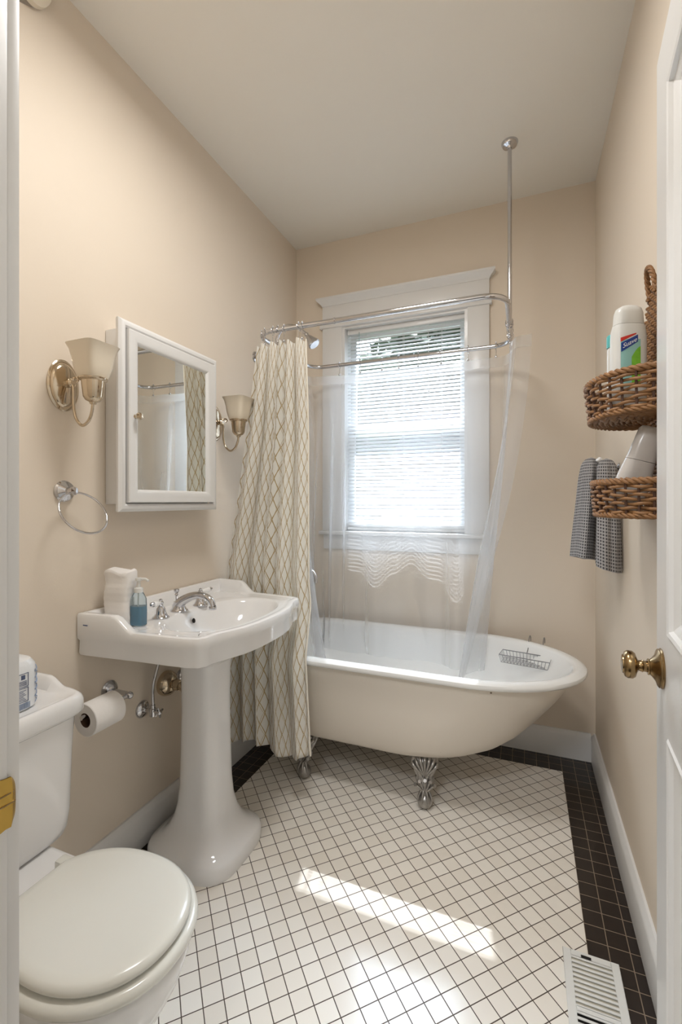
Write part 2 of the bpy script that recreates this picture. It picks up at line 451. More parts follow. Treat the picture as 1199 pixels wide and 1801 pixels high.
box(bm, WX0, WX1, D-0.01, D+0.12, WZ1-0.012, WZ1+0.004)
wpart('window_jamb', bm, 'trim')
bm = B()
zm = 1.645
def sash(bm, y0, y1, z0, z1, r=0.034):
    box(bm, WX0+0.012, WX0+0.012+r, y0, y1, z0, z1); box(bm, WX1-0.012-r, WX1-0.012, y0, y1, z0, z1)
    box(bm, WX0+0.012+r, WX1-0.012-r, y0, y1, z0, z0+r*1.5); box(bm, WX0+0.012+r, WX1-0.012-r, y0, y1, z1-r, z1)
sash(bm, D+0.062, D+0.084, WZ0, zm+0.018); wpart('lower_sash', bm, 'trim')
bm = B(); sash(bm, D+0.090, D+0.112, zm-0.018, WZ1-0.012); wpart('upper_sash', bm, 'trim')
bm = B(); box(bm, WX0+0.046, WX1-0.046, D+0.072, D+0.074, WZ0+0.051, zm-0.016); wpart('lower_pane', bm, 'glass')
bm = B(); box(bm, WX0+0.046, WX1-0.046, D+0.100, D+0.102, zm+0.033, WZ1-0.046); wpart('upper_pane', bm, 'glass')

# blind
bl = Thing('window_blind', 'white horizontal slat blind hanging inside the window frame', 'blind', (-0.625, D+0.035, WZ1-0.012))
bx0, bx1, by = WX0+0.016, WX1-0.016, D+0.034
bm = B(); box(bm, bx0, bx1, by-0.014, by+0.014, WZ1-0.040, WZ1-0.0125, 0.002); bl.part('head_rail', bm, 'trim')
bm = B(); pitch = 0.0205; z = WZ1-0.055; tilt = math.radians(43.5); hw = 0.0125; n = 0
while z > WZ0+0.052:
    pr = []
    for k in range(5):
        s = -1+k/2; c = 0.0016*(1-s*s)
        # s=-1: room side (low), s=+1: outer side (high)
        pr.append((by+hw*s*math.cos(tilt)-c*math.sin(tilt), z+hw*s*math.sin(tilt)+c*math.cos(tilt)))
    jig = random.uniform(-0.0006, 0.0006)
    loft(bm, [[Vector((x, p[0], p[1]+jig)) for p in pr] for x in (bx0, bx1)], closed=False)
    z -= pitch; n += 1
bl.part('slats', bm, 'slat')
bm = B(); box(bm, bx0, bx1, by-0.012, by+0.012, WZ0+0.003, WZ0+0.020, 0.003)
for k in range(6): box(bm, bx0, bx1, by-0.0125, by+0.0125, WZ0+0.0215+k*0.0035, WZ0+0.0228+k*0.0035)
bl.part('bottom_rail', bm, 'trim')
for cx in (bx0+0.12, (bx0+bx1)/2, bx1-0.12):
    bm = B(); tube(bm, [(cx, by-0.013, WZ1-0.04), (cx, by-0.013, WZ0+0.012)], 0.0008, 5); tube(bm, [(cx, by+0.013, WZ1-0.04), (cx, by+0.013, WZ0+0.012)], 0.0008, 5)
    bl.part('ladder_cord', bm, 'trim')
bm = B(); tube(bm, [(bx0+0.075, by-0.020, WZ1-0.035), (bx0+0.078, by-0.024, WZ1-0.55)], 0.003, 6); bl.part('tilt_wand', bm, 'clear')
bm = B(); tube(bm, [(bx1-0.19, by-0.020, WZ1-0.035), (bx1-0.186, by-0.022, WZ1-0.40)], 0.0012, 5); lathe(bm, [(0.002, 0), (0.006, -0.01), (0.007, -0.025), (0.002, -0.028)], (bx1-0.186, by-0.022, WZ1-0.40)); bl.part('pull_cord', bm, 'plast')

# ------------------------------------------------------------------ outside
g = obj('lawn', bbox(-12, 12, D+0.6, 22, -1.3, -1.2), 'grass'); g['kind'] = 'structure'
hs = Thing('neighbouring_house', 'pale clapboard house across the yard seen through the window blind', 'house', (-0.2, 8.5, -1.2))
bm = B(); k = 0; z = -1.2
while z < 1.75:
    loft(bm, [[Vector((x, 7.0, z)), Vector((x, 6.98, z)), Vector((x, 7.0, z+0.15))] for x in (-1.75, 3.5)]); z += 0.15
box(bm, -1.75, 3.5, 7.0, 10, -1.2, 1.8)
hs.part('wall', bm, 'siding')
bm = B(); loft(bm, [[Vector((x, 6.7, 1.8)), Vector((x, 10.3, 1.8)), Vector((x, 8.5, 2.9))] for x in (-1.95, 3.7)]); hs.part('roof', bm, 'roof')
tr = Thing('garden_tree', 'leafy green tree behind the neighbouring house, seen through the blind', 'tree', (-1.0, 12.5, -1.2))
bm = B(); tube(bm, [(-1.0, 12.5, -1.2), (-1.05, 12.5, 1.0), (-0.9, 12.5, 3.5)], [0.22, 0.17, 0.1], 10); tr.part('trunk', bm, 'bark')
bm = B()
for k in range(2600):
    a = random.uniform(0, 2*PI); c = random.uniform(-1, 1); r = random.uniform(0.75, 1.0)
    p = Vector((-1.0+3.4*r*math.sqrt(1-c*c)*math.cos(a), 12.5+1.6*r*math.sqrt(1-c*c)*math.sin(a), 4.4+2.5*r*c))
    u = Vector((random.uniform(-1, 1), random.uniform(-1, 1), random.uniform(-1, 1))).normalized(); w = u.orthogonal().normalized()
    s = random.uniform(0.12, 0.26)
    bm.faces.new([bm.verts.new(p+u*s), bm.verts.new(p+w*s*0.5), bm.verts.new(p-u*s), bm.verts.new(p-w*s*0.5)])
tr.part('crown', bm, 'leaf')
for (cx_, cy_, cz_, rx_, rz_) in ((-1.0, 12.9, 4.2, 3.3, 2.6), (-3.4, 13.2, 3.2, 2.2, 2.4), (1.6, 13.2, 3.4, 2.4, 2.5)):
    bm = B(); bmesh.ops.create_icosphere(bm, subdivisions=5, radius=1.0)
    for v in bm.verts:
        d = v.co.normalized(); f = 1+0.10*math.sin(d.x*9+d.y*7)+0.08*math.sin(d.z*14+d.x*11)+random.uniform(-0.05, 0.05)
        v.co = Vector((cx_+d.x*rx_*f, cy_+d.y*1.6*f, cz_+d.z*rz_*f))
    tr.part('foliage_mass', bm, 'leaf', sharp=180)

# ------------------------------------------------------------------ door (right)
dang = math.atan2(0.010, 0.11)    # free edge stands slightly closer to the wall
dE = Vector((0.250, 1.10, 0)); dd = Vector((-math.sin(0.075), -math.cos(0.075), 0)); dn = Vector((-math.cos(0.075), math.sin(0.075), 0))
DW, DT, DH = 0.758, 0.035, 2.118
door = bpy.data.objects.new('door_1', None); COL.objects.link(door); door['kind'] = 'structure'
def dP(s, t, z): return dE+dd*s+dn*t+Vector((0, 0, z))     # s from free edge to hinge, t out of the visible face
def dbox(bm, s0, s1, t0, t1, z0, z1):
    c = [dP(s, t, z) for z in (z0, z1) for (s, t) in ((s0, t0), (s1, t0), (s1, t1), (s0, t1))]
    v = [bm.verts.new(p) for p in c]
    for f in ((0, 1, 2, 3), (7, 6, 5, 4), (0, 4, 5, 1), (1, 5, 6, 2), (2, 6, 7, 3), (3, 7, 4, 0)): bm.faces.new([v[i] for i in f])
ST = 0.112
rails = [(0.012, 0.235), (0.705, 0.915-0.0), (1.996, DH)]
lockz0, lockz1 = 0.800, 0.985
bm = B()
dbox(bm, 0, ST, -DT, 0, 0.012, DH); dbox(bm, DW-ST, DW, -DT, 0, 0.012, DH)
for z0, z1 in ((0.012, 0.235), (lockz0, lockz1), (1.996, DH)): dbox(bm, ST, DW-ST, -DT, 0, z0, z1)
struct('door_frame', bm, 'trim', door)
for z0, z1 in ((0.235, lockz0), (lockz1, 1.996)):
    bm = B(); dbox(bm, ST, DW-ST, -DT+0.010, -0.014, z0, z1)
    struct('door_panel', bm, 'trim', door)
    bm = B()
    prof = [(0, 0), (0.004, 0.003), (0.010, 0.001), (0.014, -0.006), (0.022, -0.009), (0.030, -0.014), (0, -0.014)]
    rings = []
    for (i, t) in prof:
        rings.append([dP(ST+i, t, z0+i), dP(DW-ST-i, t, z0+i), dP(DW-ST-i, t, z1-i), dP(ST+i, t, z1-i)])
    loft(bm, rings, cap0=False, cap1=False, loop=True)
    struct('panel_molding', bm, 'trim', door, sharp=20)
kz = 0.909; kc = dP(0.056, 0, kz)
kn = bpy.data.objects.new('door_knob', None)
bm = B()
lathe(bm, [(0.0, 0.0), (0.037, 0.0), (0.038, 0.002), (0.036, 0.004), (0.0365, 0.006), (0.034, 0.008), (0.025, 0.011), (0.017, 0.017), (0.0145, 0.020), (0.0155, 0.022), (0.0145, 0.024), (0.0, 0.024)], kc, dn, 48)
lathe(bm, [(0.0, 0.022), (0.0105, 0.022), (0.0105, 0.030), (0.012, 0.032), (0.0105, 0.034), (0.010, 0.038), (0.014, 0.041), (0.023, 0.044), (0.0265, 0.049), (0.0265, 0.057), (0.0235, 0.062), (0.018, 0.064), (0.0175, 0.066), (0.013, 0.067), (0.0, 0.067)], kc, dn, 48)
struct('door_knob', bm, 'brass', door, sharp=50)
bpy.data.objects.remove(kn)
# strike plate on the left jamb
sp = Thing('strike_plate', 'bright brass strike plate with lip on the left door jamb', 'strike plate', (DX0, YF, 0.90))
bm = B()
out = [(-0.045, -0.018), (-0.045, 0.018), (-0.012, 0.022), (0.0, 0.030), (0.006, 0.033)]
rows = []
for k in range(13):
    s = -1+k/6
    hgt = 0.031*s
    row = []
    for (a, lip) in ((-0.050, 0), (-0.02, 0), (-0.004, 0), (0.003, 0.001), (0.008, -0.002), (0.010, -0.006)):
        w = 1.0 if a < -0.01 else 1.0-0.12*abs(s)**2*(1 if a < 0.004 else 1.8)
        ext = a if a < 0.0 else a*(1-0.55*abs(s)**3)
        row.append(Vector((DX0+0.0012+lip, YF+ext, 0.905+hgt*w)))
    rows.append(row)
loft(bm, rows, closed=False)
rows2 = [[p+Vector((0.0012, 0, 0)) for p in r] for r in rows]
loft(bm, rows2, closed=False)
sp.part('plate', bm, 'gold')
bm = B(); box(bm, DX0+0.0024, DX0+0.0034, YF-0.044, YF+0.006, 0.903, 0.9045); box(bm, DX0+0.0024, DX0+0.0032, YF-0.044, YF+0.005, 0.914, 0.9155); sp.part('latch_groove', bm, 'brass')

# ------------------------------------------------------------------ bathtub
TY = 2.04; RZ = 0.575
def tubring(b, xr, xl, z, a=None, n=96):
    a = a if a is not None else 0.46*b/0.34
    rl = min(b*0.95, 0.22)
    pts = []
    # dense outline then resample by angle
    P = []
    xc = xr-a
    for k in range(41):
        t = -PI/2+PI*k/40; P.append((xc+a*math.cos(t), TY+b*math.sin(t)))
    for k in range(1, 9): P.append((xc+(xl+rl-xc)*k/9, TY+b))
    for k in range(21):
        t = PI/2+PI/2*k/20; P.append((xl+rl+rl*math.cos(t), TY+(b-rl)+rl*math.sin(t)))
    for k in range(21):
        t = PI+PI/2*k/20; P.append((xl+rl+rl*math.cos(t), TY-(b-rl)+rl*math.sin(t)))
    for k in range(1, 9): P.append((xl+rl+(xc-xl-rl)*k/9, TY-b))
    m = len(P); L = [0]
    for i in range(m):
        q = P[(i+1) % m]; L.append(L[-1]+math.hypot(q[0]-P[i][0], q[1]-P[i][1]))
    i = 0
    for k in range(n):
        d = L[-1]*k/n
        while L[i+1] < d: i += 1
        f = (d-L[i])/max(1e-9, L[i+1]-L[i]); p, q = P[i], P[(i+1) % m]
        pts.append(Vector((p[0]+(q[0]-p[0])*f, p[1]+(q[1]-p[1])*f, z)))
    return pts
tb = Thing('bathtub', 'white enamel clawfoot bathtub with cream painted outside below the window', 'bathtub', (-0.5, TY, 0))
XE, XS = 0.232, -1.215
outer = [(0.10, -0.45, -1.00, 0.178), (0.18, -0.30, -1.06, 0.180), (0.215, -0.22, -1.09, 0.190), (0.245, -0.135, -1.115, 0.212), (0.262, -0.068, -1.13, 0.245), (0.274, -0.010, -1.143, 0.29), (0.286, 0.056, -1.155, 0.36), (0.297, 0.122, -1.165, 0.44), (0.304, 0.172, -1.172, 0.51), (0.308, 0.195, -1.178, 0.546)]
bm = B(); loft(bm, [tubring(b, xr, xl, z, a=min(0.46, 0.46*b/0.34)) for b, xr, xl, z in outer], cap1=False)
tb.part('shell', bm, 'tubpaint')
def rimr(b, z): return (b, XE-(0.34-b), XS+(0.34-b), z)
inner = [rimr(0.306, 0.548), rimr(0.318, 0.546), rimr(0.331, 0.547), rimr(0.338, 0.553), rimr(0.340, 0.560), rimr(0.338, 0.568), rimr(0.330, 0.574), rimr(0.318, 0.577), rimr(0.304, 0.5765), rimr(0.293, 0.573), rimr(0.286, 0.566), rimr(0.282, 0.553),
    (0.276, 0.110, -1.145, 0.50), (0.266, 0.055, -1.13, 0.42), (0.255, 0.0, -1.12, 0.35), (0.24, -0.06, -1.10, 0.28), (0.215, -0.14, -1.08, 0.235), (0.17, -0.25, -1.04, 0.215), (0.09, -0.42, -0.96, 0.208)]
bm = B(); loft(bm, [tubring(b, xr, xl, z) for b, xr, xl, z in inner], cap0=False)
tb.part('basin', bm, 'enam')
def claw(x, y, sy, sx):
    bm = B()
    n = Vector((sx*0.25, sy, 0)).normalized()      # outward
    tx = Vector((-n.y, n.x, 0))
    base = Vector((x, y, 0))
    sph(bm, base+Vector((0, 0, 0.0305)), 0.0305, 24, (1, 1, 1))
    def sec(zz, w, dp_, out, flute=0.0, nf=9):
        o = []
        for k in range(64):
            t = 2*PI*k/64; f = 1+flute*math.cos(nf*t)
            o.append(base+tx*(w*math.cos(t)*f)+n*(out+dp_*math.sin(t)*f)+Vector((0, 0, zz+0.0)))
        return o
    loft(bm, [sec(0.040, 0.015, 0.015, 0.0), sec(0.055, 0.0165, 0.016, 0.001), sec(0.072, 0.018, 0.016, 0.0), sec(0.088, 0.024, 0.018, -0.003, 0.06), sec(0.105, 0.033, 0.019, -0.008, 0.09), sec(0.118, 0.038, 0.020, -0.011, 0.05),
        sec(0.124, 0.033, 0.018, -0.011, 0.02), sec(0.132, 0.036, 0.021, -0.012, 0.10, 11), sec(0.155, 0.044, 0.026, -0.018, 0.12, 11), sec(0.178, 0.050, 0.028, -0.024, 0.12, 11), sec(0.194, 0.050, 0.024, -0.032, 0.10, 11), sec(0.206, 0.042, 0.016, -0.040, 0.05, 11)])
    for a in (-1.15, -0.40, 0.40, 1.15):      # claws over the ball
        d = (n*math.cos(a)+tx*math.sin(a))
        pts = catmull([base+d*0.010+Vector((0, 0, 0.080)), base+d*0.020+Vector((0, 0, 0.066)), base+d*0.0285+Vector((0, 0, 0.048)), base+d*0.0305+Vector((0, 0, 0.034))], 4)
        mm = len(pts); tube(bm, pts, [0.0065*(1-0.6*i/mm) for i in range(mm)], 8)
    for k in range(7):       # palmette ribs
        a = (k-3)*0.27; d = (Vector((0, 0, 1))*math.cos(a)+tx*math.sin(a)); c = base+n*0.004+Vector((0, 0, 0.128))
        pts = catmull([c, c+d*0.030+n*0.006, c+d*0.058+n*0.003, c+d*0.070-n*0.010], 4); mm = len(pts)
        tube(bm, pts, [0.0028+0.0052*min(1, i/(mm*0.75)) for i in range(mm)], 8)
    for k in range(5):       # acanthus leaf lines below
        a = (k-2)*0.42; d = (Vector((0, 0, 1))*math.cos(a)+tx*math.sin(a)); c = base+n*0.012+Vector((0, 0, 0.068))
        pts = catmull([c, c+d*0.022+n*0.003, c+d*0.044+n*0.001, c+d*0.052+n*0.008], 4); mm = len(pts)
        tube(bm, pts, [0.0025+0.0045*min(1, i/(mm*0.75)) for i in range(mm)], 8)
    tb.part('claw_foot', bm, 'claw', sharp=60)
for x, sx in ((-0.372, 1), (-0.912, -1)):
    claw(x, 1.822, -1, sx); claw(x, 2*TY-1.822, 1, sx)
# drain/overflow
bm = B(); lathe(bm, [(0, 0), (0.03, 0), (0.028, 0.004), (0, 0.005)], (-1.128, TY, 0.44), (1, 0, 0.1), 24); tb.part('overflow_plate', bm, 'chrome')

# soap basket hooked over the rim
sb = Thing('wire_soap_basket', 'small grey wire soap basket hooked over the back rim of the bathtub', 'basket', (0.0, 2.2, 0.52))
bm = B()
ax = Vector((0.985, -0.17, 0)).normalized(); ay = Vector((0.17, 0.985, 0)).normalized(); o = Vector((0.003, 2.195, 0))
def q(a, b, z): return o+ax*a+ay*b+Vector((0, 0, z))
hw_, hd_ = 0.105, 0.040
for z, f in ((0.540, 1.0), (0.507, 0.92)):
    tube(bm, [q(-hw_*f, -hd_*f, z), q(hw_*f, -hd_*f, z), q(hw_*f, hd_*f, z), q(-hw_*f, hd_*f, z)], 0.0022 if f == 1 else 0.0015, 6, closed=True)
for k in range(15):
    a = -1+2*k/14
    tube(bm, [q(hw_*a, -hd_, 0.540), q(hw_*a*0.92, -hd_*0.92, 0.507), q(hw_*a*0.92, hd_*0.92, 0.507), q(hw_*a, hd_, 0.540)], 0.0012, 5)
for k in range(5):
    a = -1+2*k/4
    tube(bm, [q(-hw_, hd_*a, 0.540), q(-hw_*0.92, hd_*a*0.92, 0.507), q(hw_*0.92, hd_*a*0.92, 0.507), q(hw_, hd_*a, 0.540)], 0.0012, 5)
sb.part('wire_tray', bm, 'wire')
for a in (0.0, 0.062):
    P0 = q(a, hd_, 0.540)
    bm = B(); tube(bm, catmull([P0, P0+Vector((0.006, 0.035, 0.015)), P0+Vector((0.010, 0.070, 0.045)), P0+Vector((0.014, 0.100, 0.055)), P0+Vector((0.018, 0.125, 0.040)), P0+Vector((0.018, 0.13, 0.022))], 6), 0.002, 6)
    sb.part('hook', bm, 'wire')

# ------------------------------------------------------------------ shower ring + riser
RZH = 1.970; FY, BY, LX, RX = 1.715, 2.285, -1.100, -0.058
rg = Thing('shower_curtain_rail', 'chrome rectangular shower curtain rail over the bathtub with ceiling support', 'curtain rail', (RX, 2.055, RZH))
def rrect(x0, x1, y0, y1, r, z, n=8):
    P = []
    for cx, cy, a0 in ((x1-r, y0+r, -PI/2), (x1-r, y1-r, 0), (x0+r, y1-r, PI/2), (x0+r, y0+r, PI)):
        for k in range(n+1):
            t = a0+PI/2*k/n; P.append((cx+r*math.cos(t), cy+r*math.sin(t), z))
    return P
bm = B(); tube(bm, rrect(LX, RX, FY, BY, 0.085, RZH), 0.0105, 14, closed=True); rg.part('rail', bm, 'chrome')
bm = B(); tube(bm, [(RX, 2.055, RZH), (RX, 2.055, ZC-0.012)], 0.0085, 12); rg.part('ceiling_support', bm, 'chrome')
bm = B(); lathe(bm, [(0.0, 0.0), (0.034, 0.0), (0.034, -0.004), (0.029, -0.013), (0.014, -0.019), (0.011, -0.026), (0, -0.026)], (RX, 2.055, ZC), seg=28); rg.part('ceiling_flange', bm, 'chrome')
for (x, y, d) in ((RX, 2.055, (0, 1, 0)), (-0.72, FY, (1, 0, 0)), (-0.52, BY, (1, 0, 0))):
    bm = B(); lathe(bm, [(0, -0.02), (0.0135, -0.02), (0.0145, -0.016), (0.0135, -0.012), (0.0135, 0.012), (0.0145, 0.016), (0.0135, 0.02), (0, 0.02)] if x == RX else [(0, -0.003), (0.0125, -0.003), (0.0125, 0.003), (0, 0.003)], (x, y, RZH), d, 20)
    if x == RX: tube(bm, [(x, y, RZH+0.01), (x, y, RZH+0.03)], 0.012, 14)
    rg.part('coupling', bm, 'chrome')
bm = B(); tube(bm, [(XL, 2.0, RZH), (LX, 2.0, RZH)], 0.009, 12); lathe(bm, [(0, 0), (0.03, 0), (0.028, 0.006), (0.012, 0.012), (0, 0.012)], (XL, 2.0, RZH), (1, 0, 0)); rg.part('wall_bracket', bm, 'chrome')

rs = Thing('shower_riser', 'chrome shower riser with bell shaped head above the far end of the bathtub', 'shower', (-1.19, 2.06, 0.60))
bm = B(); tube(bm, [(-1.19, 2.06, 0.62), (-1.19, 2.06, 2.02)], 0.010, 12); rs.part('riser_pipe', bm, 'chrome')
bm = B(); tube(bm, catmull([(-1.19, 2.06, 2.02), (-1.185, 2.06, 2.08), (-1.14, 2.06, 2.13), (-1.08, 2.06, 2.12), (-1.02, 2.06, 2.075)], 6), 0.008, 12); rs.part('shower_arm', bm, 'chrome')
bm = B(); lathe(bm, [(0, 0), (0.009, 0), (0.012, 0.006), (0.009, 0.014), (0.012, 0.022), (0.016, 0.03), (0.026, 0.058), (0.031, 0.068), (0.031, 0.076), (0.026, 0.080), (0, 0.080)], (-1.022, 2.06, 2.077), (0.62, 0, -0.78), 28); rs.part('shower_head', bm, 'chrome')
bm = B(); box(bm, -1.225, -1.155, 1.98, 2.14, 0.72, 0.76, 0.015); tube(bm, [(XL, 2.06, 0.74), (-1.2, 2.06, 0.74)], 0.014, 12)
tube(bm, catmull([(-1.17, 2.06, 0.75), (-1.12, 2.06, 0.84), (-1.06, 2.06, 0.885), (-1.0, 2.06, 0.885), (-0.972, 2.06, 0.86), (-0.966, 2.06, 0.825)], 6), 0.010, 12); rs.part('tub_faucet', bm, 'chrome')

# hooks
def hook_mesh(name_a):
    bm = B()
    tube(bm, [Vector((0, 0.015*math.cos(t), -0.002+0.016*math.sin(t))) for t in [(-0.35+1.7*k/14)*PI for k in range(15)]][::1], 0.0014, 6)
    tube(bm, [(0, -0.002, -0.017), (0.0, 0.0, -0.050)], 0.0014, 6)
    sph(bm, (0, 0, 0.0175), 0.0042, 10)
    sph(bm, (0, -0.001, -0.052), 0.0062, 12)
    return bm
def hooks(spots, label, group, rots):
    first = None
    for (x, y), r in zip(spots, rots):
        if first is None:
            first = tag(obj('curtain_hook', hook_mesh(''), 'chrome', None, (0, 0, 0)), label, 'curtain hook', group); o = first
        else:
            o = first.copy(); COL.objects.link(o)
        o.location = (x, y, RZH); o.rotation_euler = (0, 0, r)
hooks([(-1.080, FY+0.022), (-1.055, FY+0.006), (-1.01, FY), (-0.985, FY), (-0.955, FY), (-0.885, FY), (-0.868, FY)],
      'chrome hook gathering the gold lattice curtain at the left of the front rail', 'hooks of the patterned curtain', [0.5, 0.3, 0.1, -0.1, 0.1, -0.1, 0.15])

# ------------------------------------------------------------------ patterned curtain
def sheet(fn, nu, nv, uw, vh):
    bm = B(); uv = bm.loops.layers.uv.new('UVMap')
    G = [[bm.verts.new(fn(i/nu, j/nv)) for i in range(nu+1)] for j in range(nv+1)]
    for j in range(nv):
        for i in range(nu):
            f = bm.faces.new((G[j][i], G[j][i+1], G[j+1][i+1], G[j+1][i]))
            for l, (a, b) in zip(f.loops, ((i, j), (i+1, j), (i+1, j+1), (i, j+1))): l[uv].uv = (a/nu*uw, (1-b/nv)*vh)
    return bm
def cur(s, v):
    z = 1.918-(1.918-0.200)*v - 0.02*math.sin(s*9+1)*v
    xl = lin(v, [(0, -1.085), (0.17, -1.13), (0.57, -1.252), (1.0, -1.255)])
    xr = lin(v, [(0, -0.852), (0.6, -0.846), (0.8, -0.815), (1.0, -0.795)])
    y = lin(v, [(0, 1.712), (0.3, 1.700), (0.66, 1.700), (0.77, 1.680), (1, 1.672)])
    amp = lin(v, [(0, 0.022), (0.15, 0.034), (0.7, 0.034), (1, 0.028)])
    side = lin(v, [(0, 0), (0.25, 1), (0.66, 1), (0.78, -1), (1, -1)])    # behind the sink's edge above, outside the tub rim below
    if side > 0: side *= min(1, 0.15+s*3)
    w = s + 0.022*math.sin(s*11+v*1.5)
    ph = w*2*PI*5.5
    yy = y+amp*(math.sin(ph)*(0.75+0.25*math.sin(s*23+2))+side)
    xx = xl+(xr-xl)*s+0.012*math.sin(2*ph)*0.55*min(1, v*3+0.3)
    z -= 0.012*max(0, math.sin(ph+0.5))*(1-v)*max(0, 1-v*12)
    if v > 0.765: yy = min(yy, 1.690)
    return Vector((xx, yy, z))
pc = Thing('shower_curtain', 'white fabric shower curtain with gold lattice pattern gathered beside the sink', 'shower curtain', (-1.0, 1.68, 0.18))
o = pc.part('cloth', sheet(cur, 230, 90, 1.55, 1.75), 'curtain', sharp=180)
sm = o.modifiers.new('thick', 'SOLIDIFY'); sm.thickness = 0.0012
bm = B(); tube(bm, [cur(1.0, j/60)+Vector((0.001, -0.001, 0)) for j in range(61)], 0.0032, 6); pc.part('side_hem', bm, 'hemcloth')

# clear liner
path = [(-1.10, 1.86), (-1.102, 1.98), (-1.100, 2.12), (-1.098, 2.20), (-1.072, 2.262), (-1.0, 2.284), (-0.85, 2.285), (-0.6, 2.285), (-0.4, 2.285), (-0.2, 2.284), (-0.10, 2.266), (-0.062, 2.21), (-0.052, 2.10), (-0.045, 2.03), (-0.010, 2.005), (0.032, 2.005)]
P3 = catmull([(a, b, 0) for a, b in path], 6)
Lc = [0]
for a, b in zip(P3, P3[1:]): Lc.append(Lc[-1]+(b-a).length)
def onpath(s):
    d = s*Lc[-1]
    for i in range(len(P3)-1):
        if Lc[i+1] >= d: return P3[i].lerp(P3[i+1], (d-Lc[i])/max(1e-9, Lc[i+1]-Lc[i]))
    return P3[-1].copy()
WAVE = [(-1.02, 0.0), (-0.93, 0.0), (-0.82, -0.004), (-0.713, -0.045), (-0.63, -0.005), (-0.541, 0.026), (-0.44, -0.012), (-0.395, -0.014), (-0.300, -0.068), (-0.235, -0.01), (-0.15, 0.0)]
def liner(s, v):
    p = onpath(s); z = 1.915-0.03*math.sin(s*40)*0.12-(1.915-0.43)*v
    x, y = p.x, p.y
    back = 1 if (y > 2.24 and x > -1.06 and x < -0.1) else 0
    wv = interp(x, WAVE)
    k = min(1, v/0.55)
    if y > 2.15: y += wv*k
    if p.y > 2.15 and p.x < -0.88: y += 0.022*math.sin(p.x*75+v*2.5)*k*min(1, (-0.88-p.x)/0.04)
    # left return drifts inwards and folds
    left = max(0, min(1, (2.27-p.y)/0.35)) if p.x < -0.9 else 0
    x += left*(0.10+0.13*v)*v**0.5*1.1 + (0.02*math.sin(s*60+v*5)*v if p.x < -1.03 else 0)
    # right return swings inward into the tub
    rt = max(0, min(1, (s-0.72)/0.28))
    x += -rt*0.28*v**1.15*(0.6+0.4*min(1, v/0.6)); y += rt*(0.10*v) + rt*0.03*math.sin(s*55+3*v)*v
    x += 0.010*math.sin(s*75+v*4)*rt
    # keep inside the tub below the rim
    if v > 0.80:
        t = (v-0.80)/0.2; yl = 2.285 - 0.02*t; y = min(y, yl+(0.02*(1-t)))
        x = max(x, -1.10+0.08*t)
    x = max(x, -1.13)
    return Vector((x, y, z))
ln = Thing('shower_liner', 'clear plastic shower liner hanging from the back rail into the bathtub', 'shower curtain', (-0.6, 2.28, 0.43))
ln.part('clear_sheet', sheet(lambda s, v: liner(s, v*0.97+0.03), 260, 110, 1.6, 1.5), 'liner', sharp=180)
ln.part('top_hem', sheet(lambda s, v: liner(s, v*0.032)+Vector((0, 0, 0)), 260, 3, 1.6, 0.05), 'linerhem', sharp=180)
spots = []; rots = []
for X in (-0.93, -0.81, -0.69, -0.60, -0.50, -0.385, -0.255, -0.125):
    spots.append((X, BY-(0.006 if X > -0.14 else 0))); rots.append(random.uniform(-0.3, 0.3))
hooks(spots, 'thin wire hook with ball end carrying the clear plastic liner in front of the window', 'hooks of the clear liner', rots)
hooks([(RX, 2.16), (RX, 2.10), (RX, 2.02), (RX, 1.99)], 'thin wire hook bunched at the right end of the rail above the liner flap', 'hooks at the right end of the rail', [PI/2+0.3, PI/2-0.4, PI/2+0.1, PI/2-0.2])

# ------------------------------------------------------------------ pedestal sink
SY = 1.335
sk = Thing('pedestal_sink', 'white porcelain pedestal sink standing against the left wall', 'sink', (-1.06, SY, 0))
half = [(XL+0.001, 0.0), (XL+0.001, 0.20), (XL+0.001, 0.335), (XL+0.004, 0.341), (-1.25, 0.341), (-1.15, 0.332), (-1.05, 0.322), (-0.95, 0.316), (-0.890, 0.310), (-0.853, 0.298), (-0.838, 0.276), (-0.836, 0.245), (-0.829, 0.222), (-0.815, 0.19), (-0.797, 0.14), (-0.787, 0.08), (-0.784, 0.0)]
full = [(x, SY-d) for x, d in half] + [(x, SY+d*1.055) for x, d in reversed(half[1:-1])]
CX, CY = -1.02, SY
NA = 144
def ray_hit(th):
    dx, dy = math.cos(th), math.sin(th); best = None
    m = len(full)
    for i in range(m):
        x1, y1 = full[i][0]-CX, full[i][1]-CY; x2, y2 = full[(i+1) % m][0]-CX, full[(i+1) % m][1]-CY
        ex, ey = x2-x1, y2-y1; den = dx*ey-dy*ex
        if abs(den) < 1e-12: continue
        t = (x1*ey-y1*ex)/den; u = (x1*dy-y1*dx)/den
        if t > 0 and -1e-6 <= u <= 1+1e-6: best = t if best is None else max(best, t)
    return best
ths = [2*PI*k/NA+0.0001 for k in range(NA)]
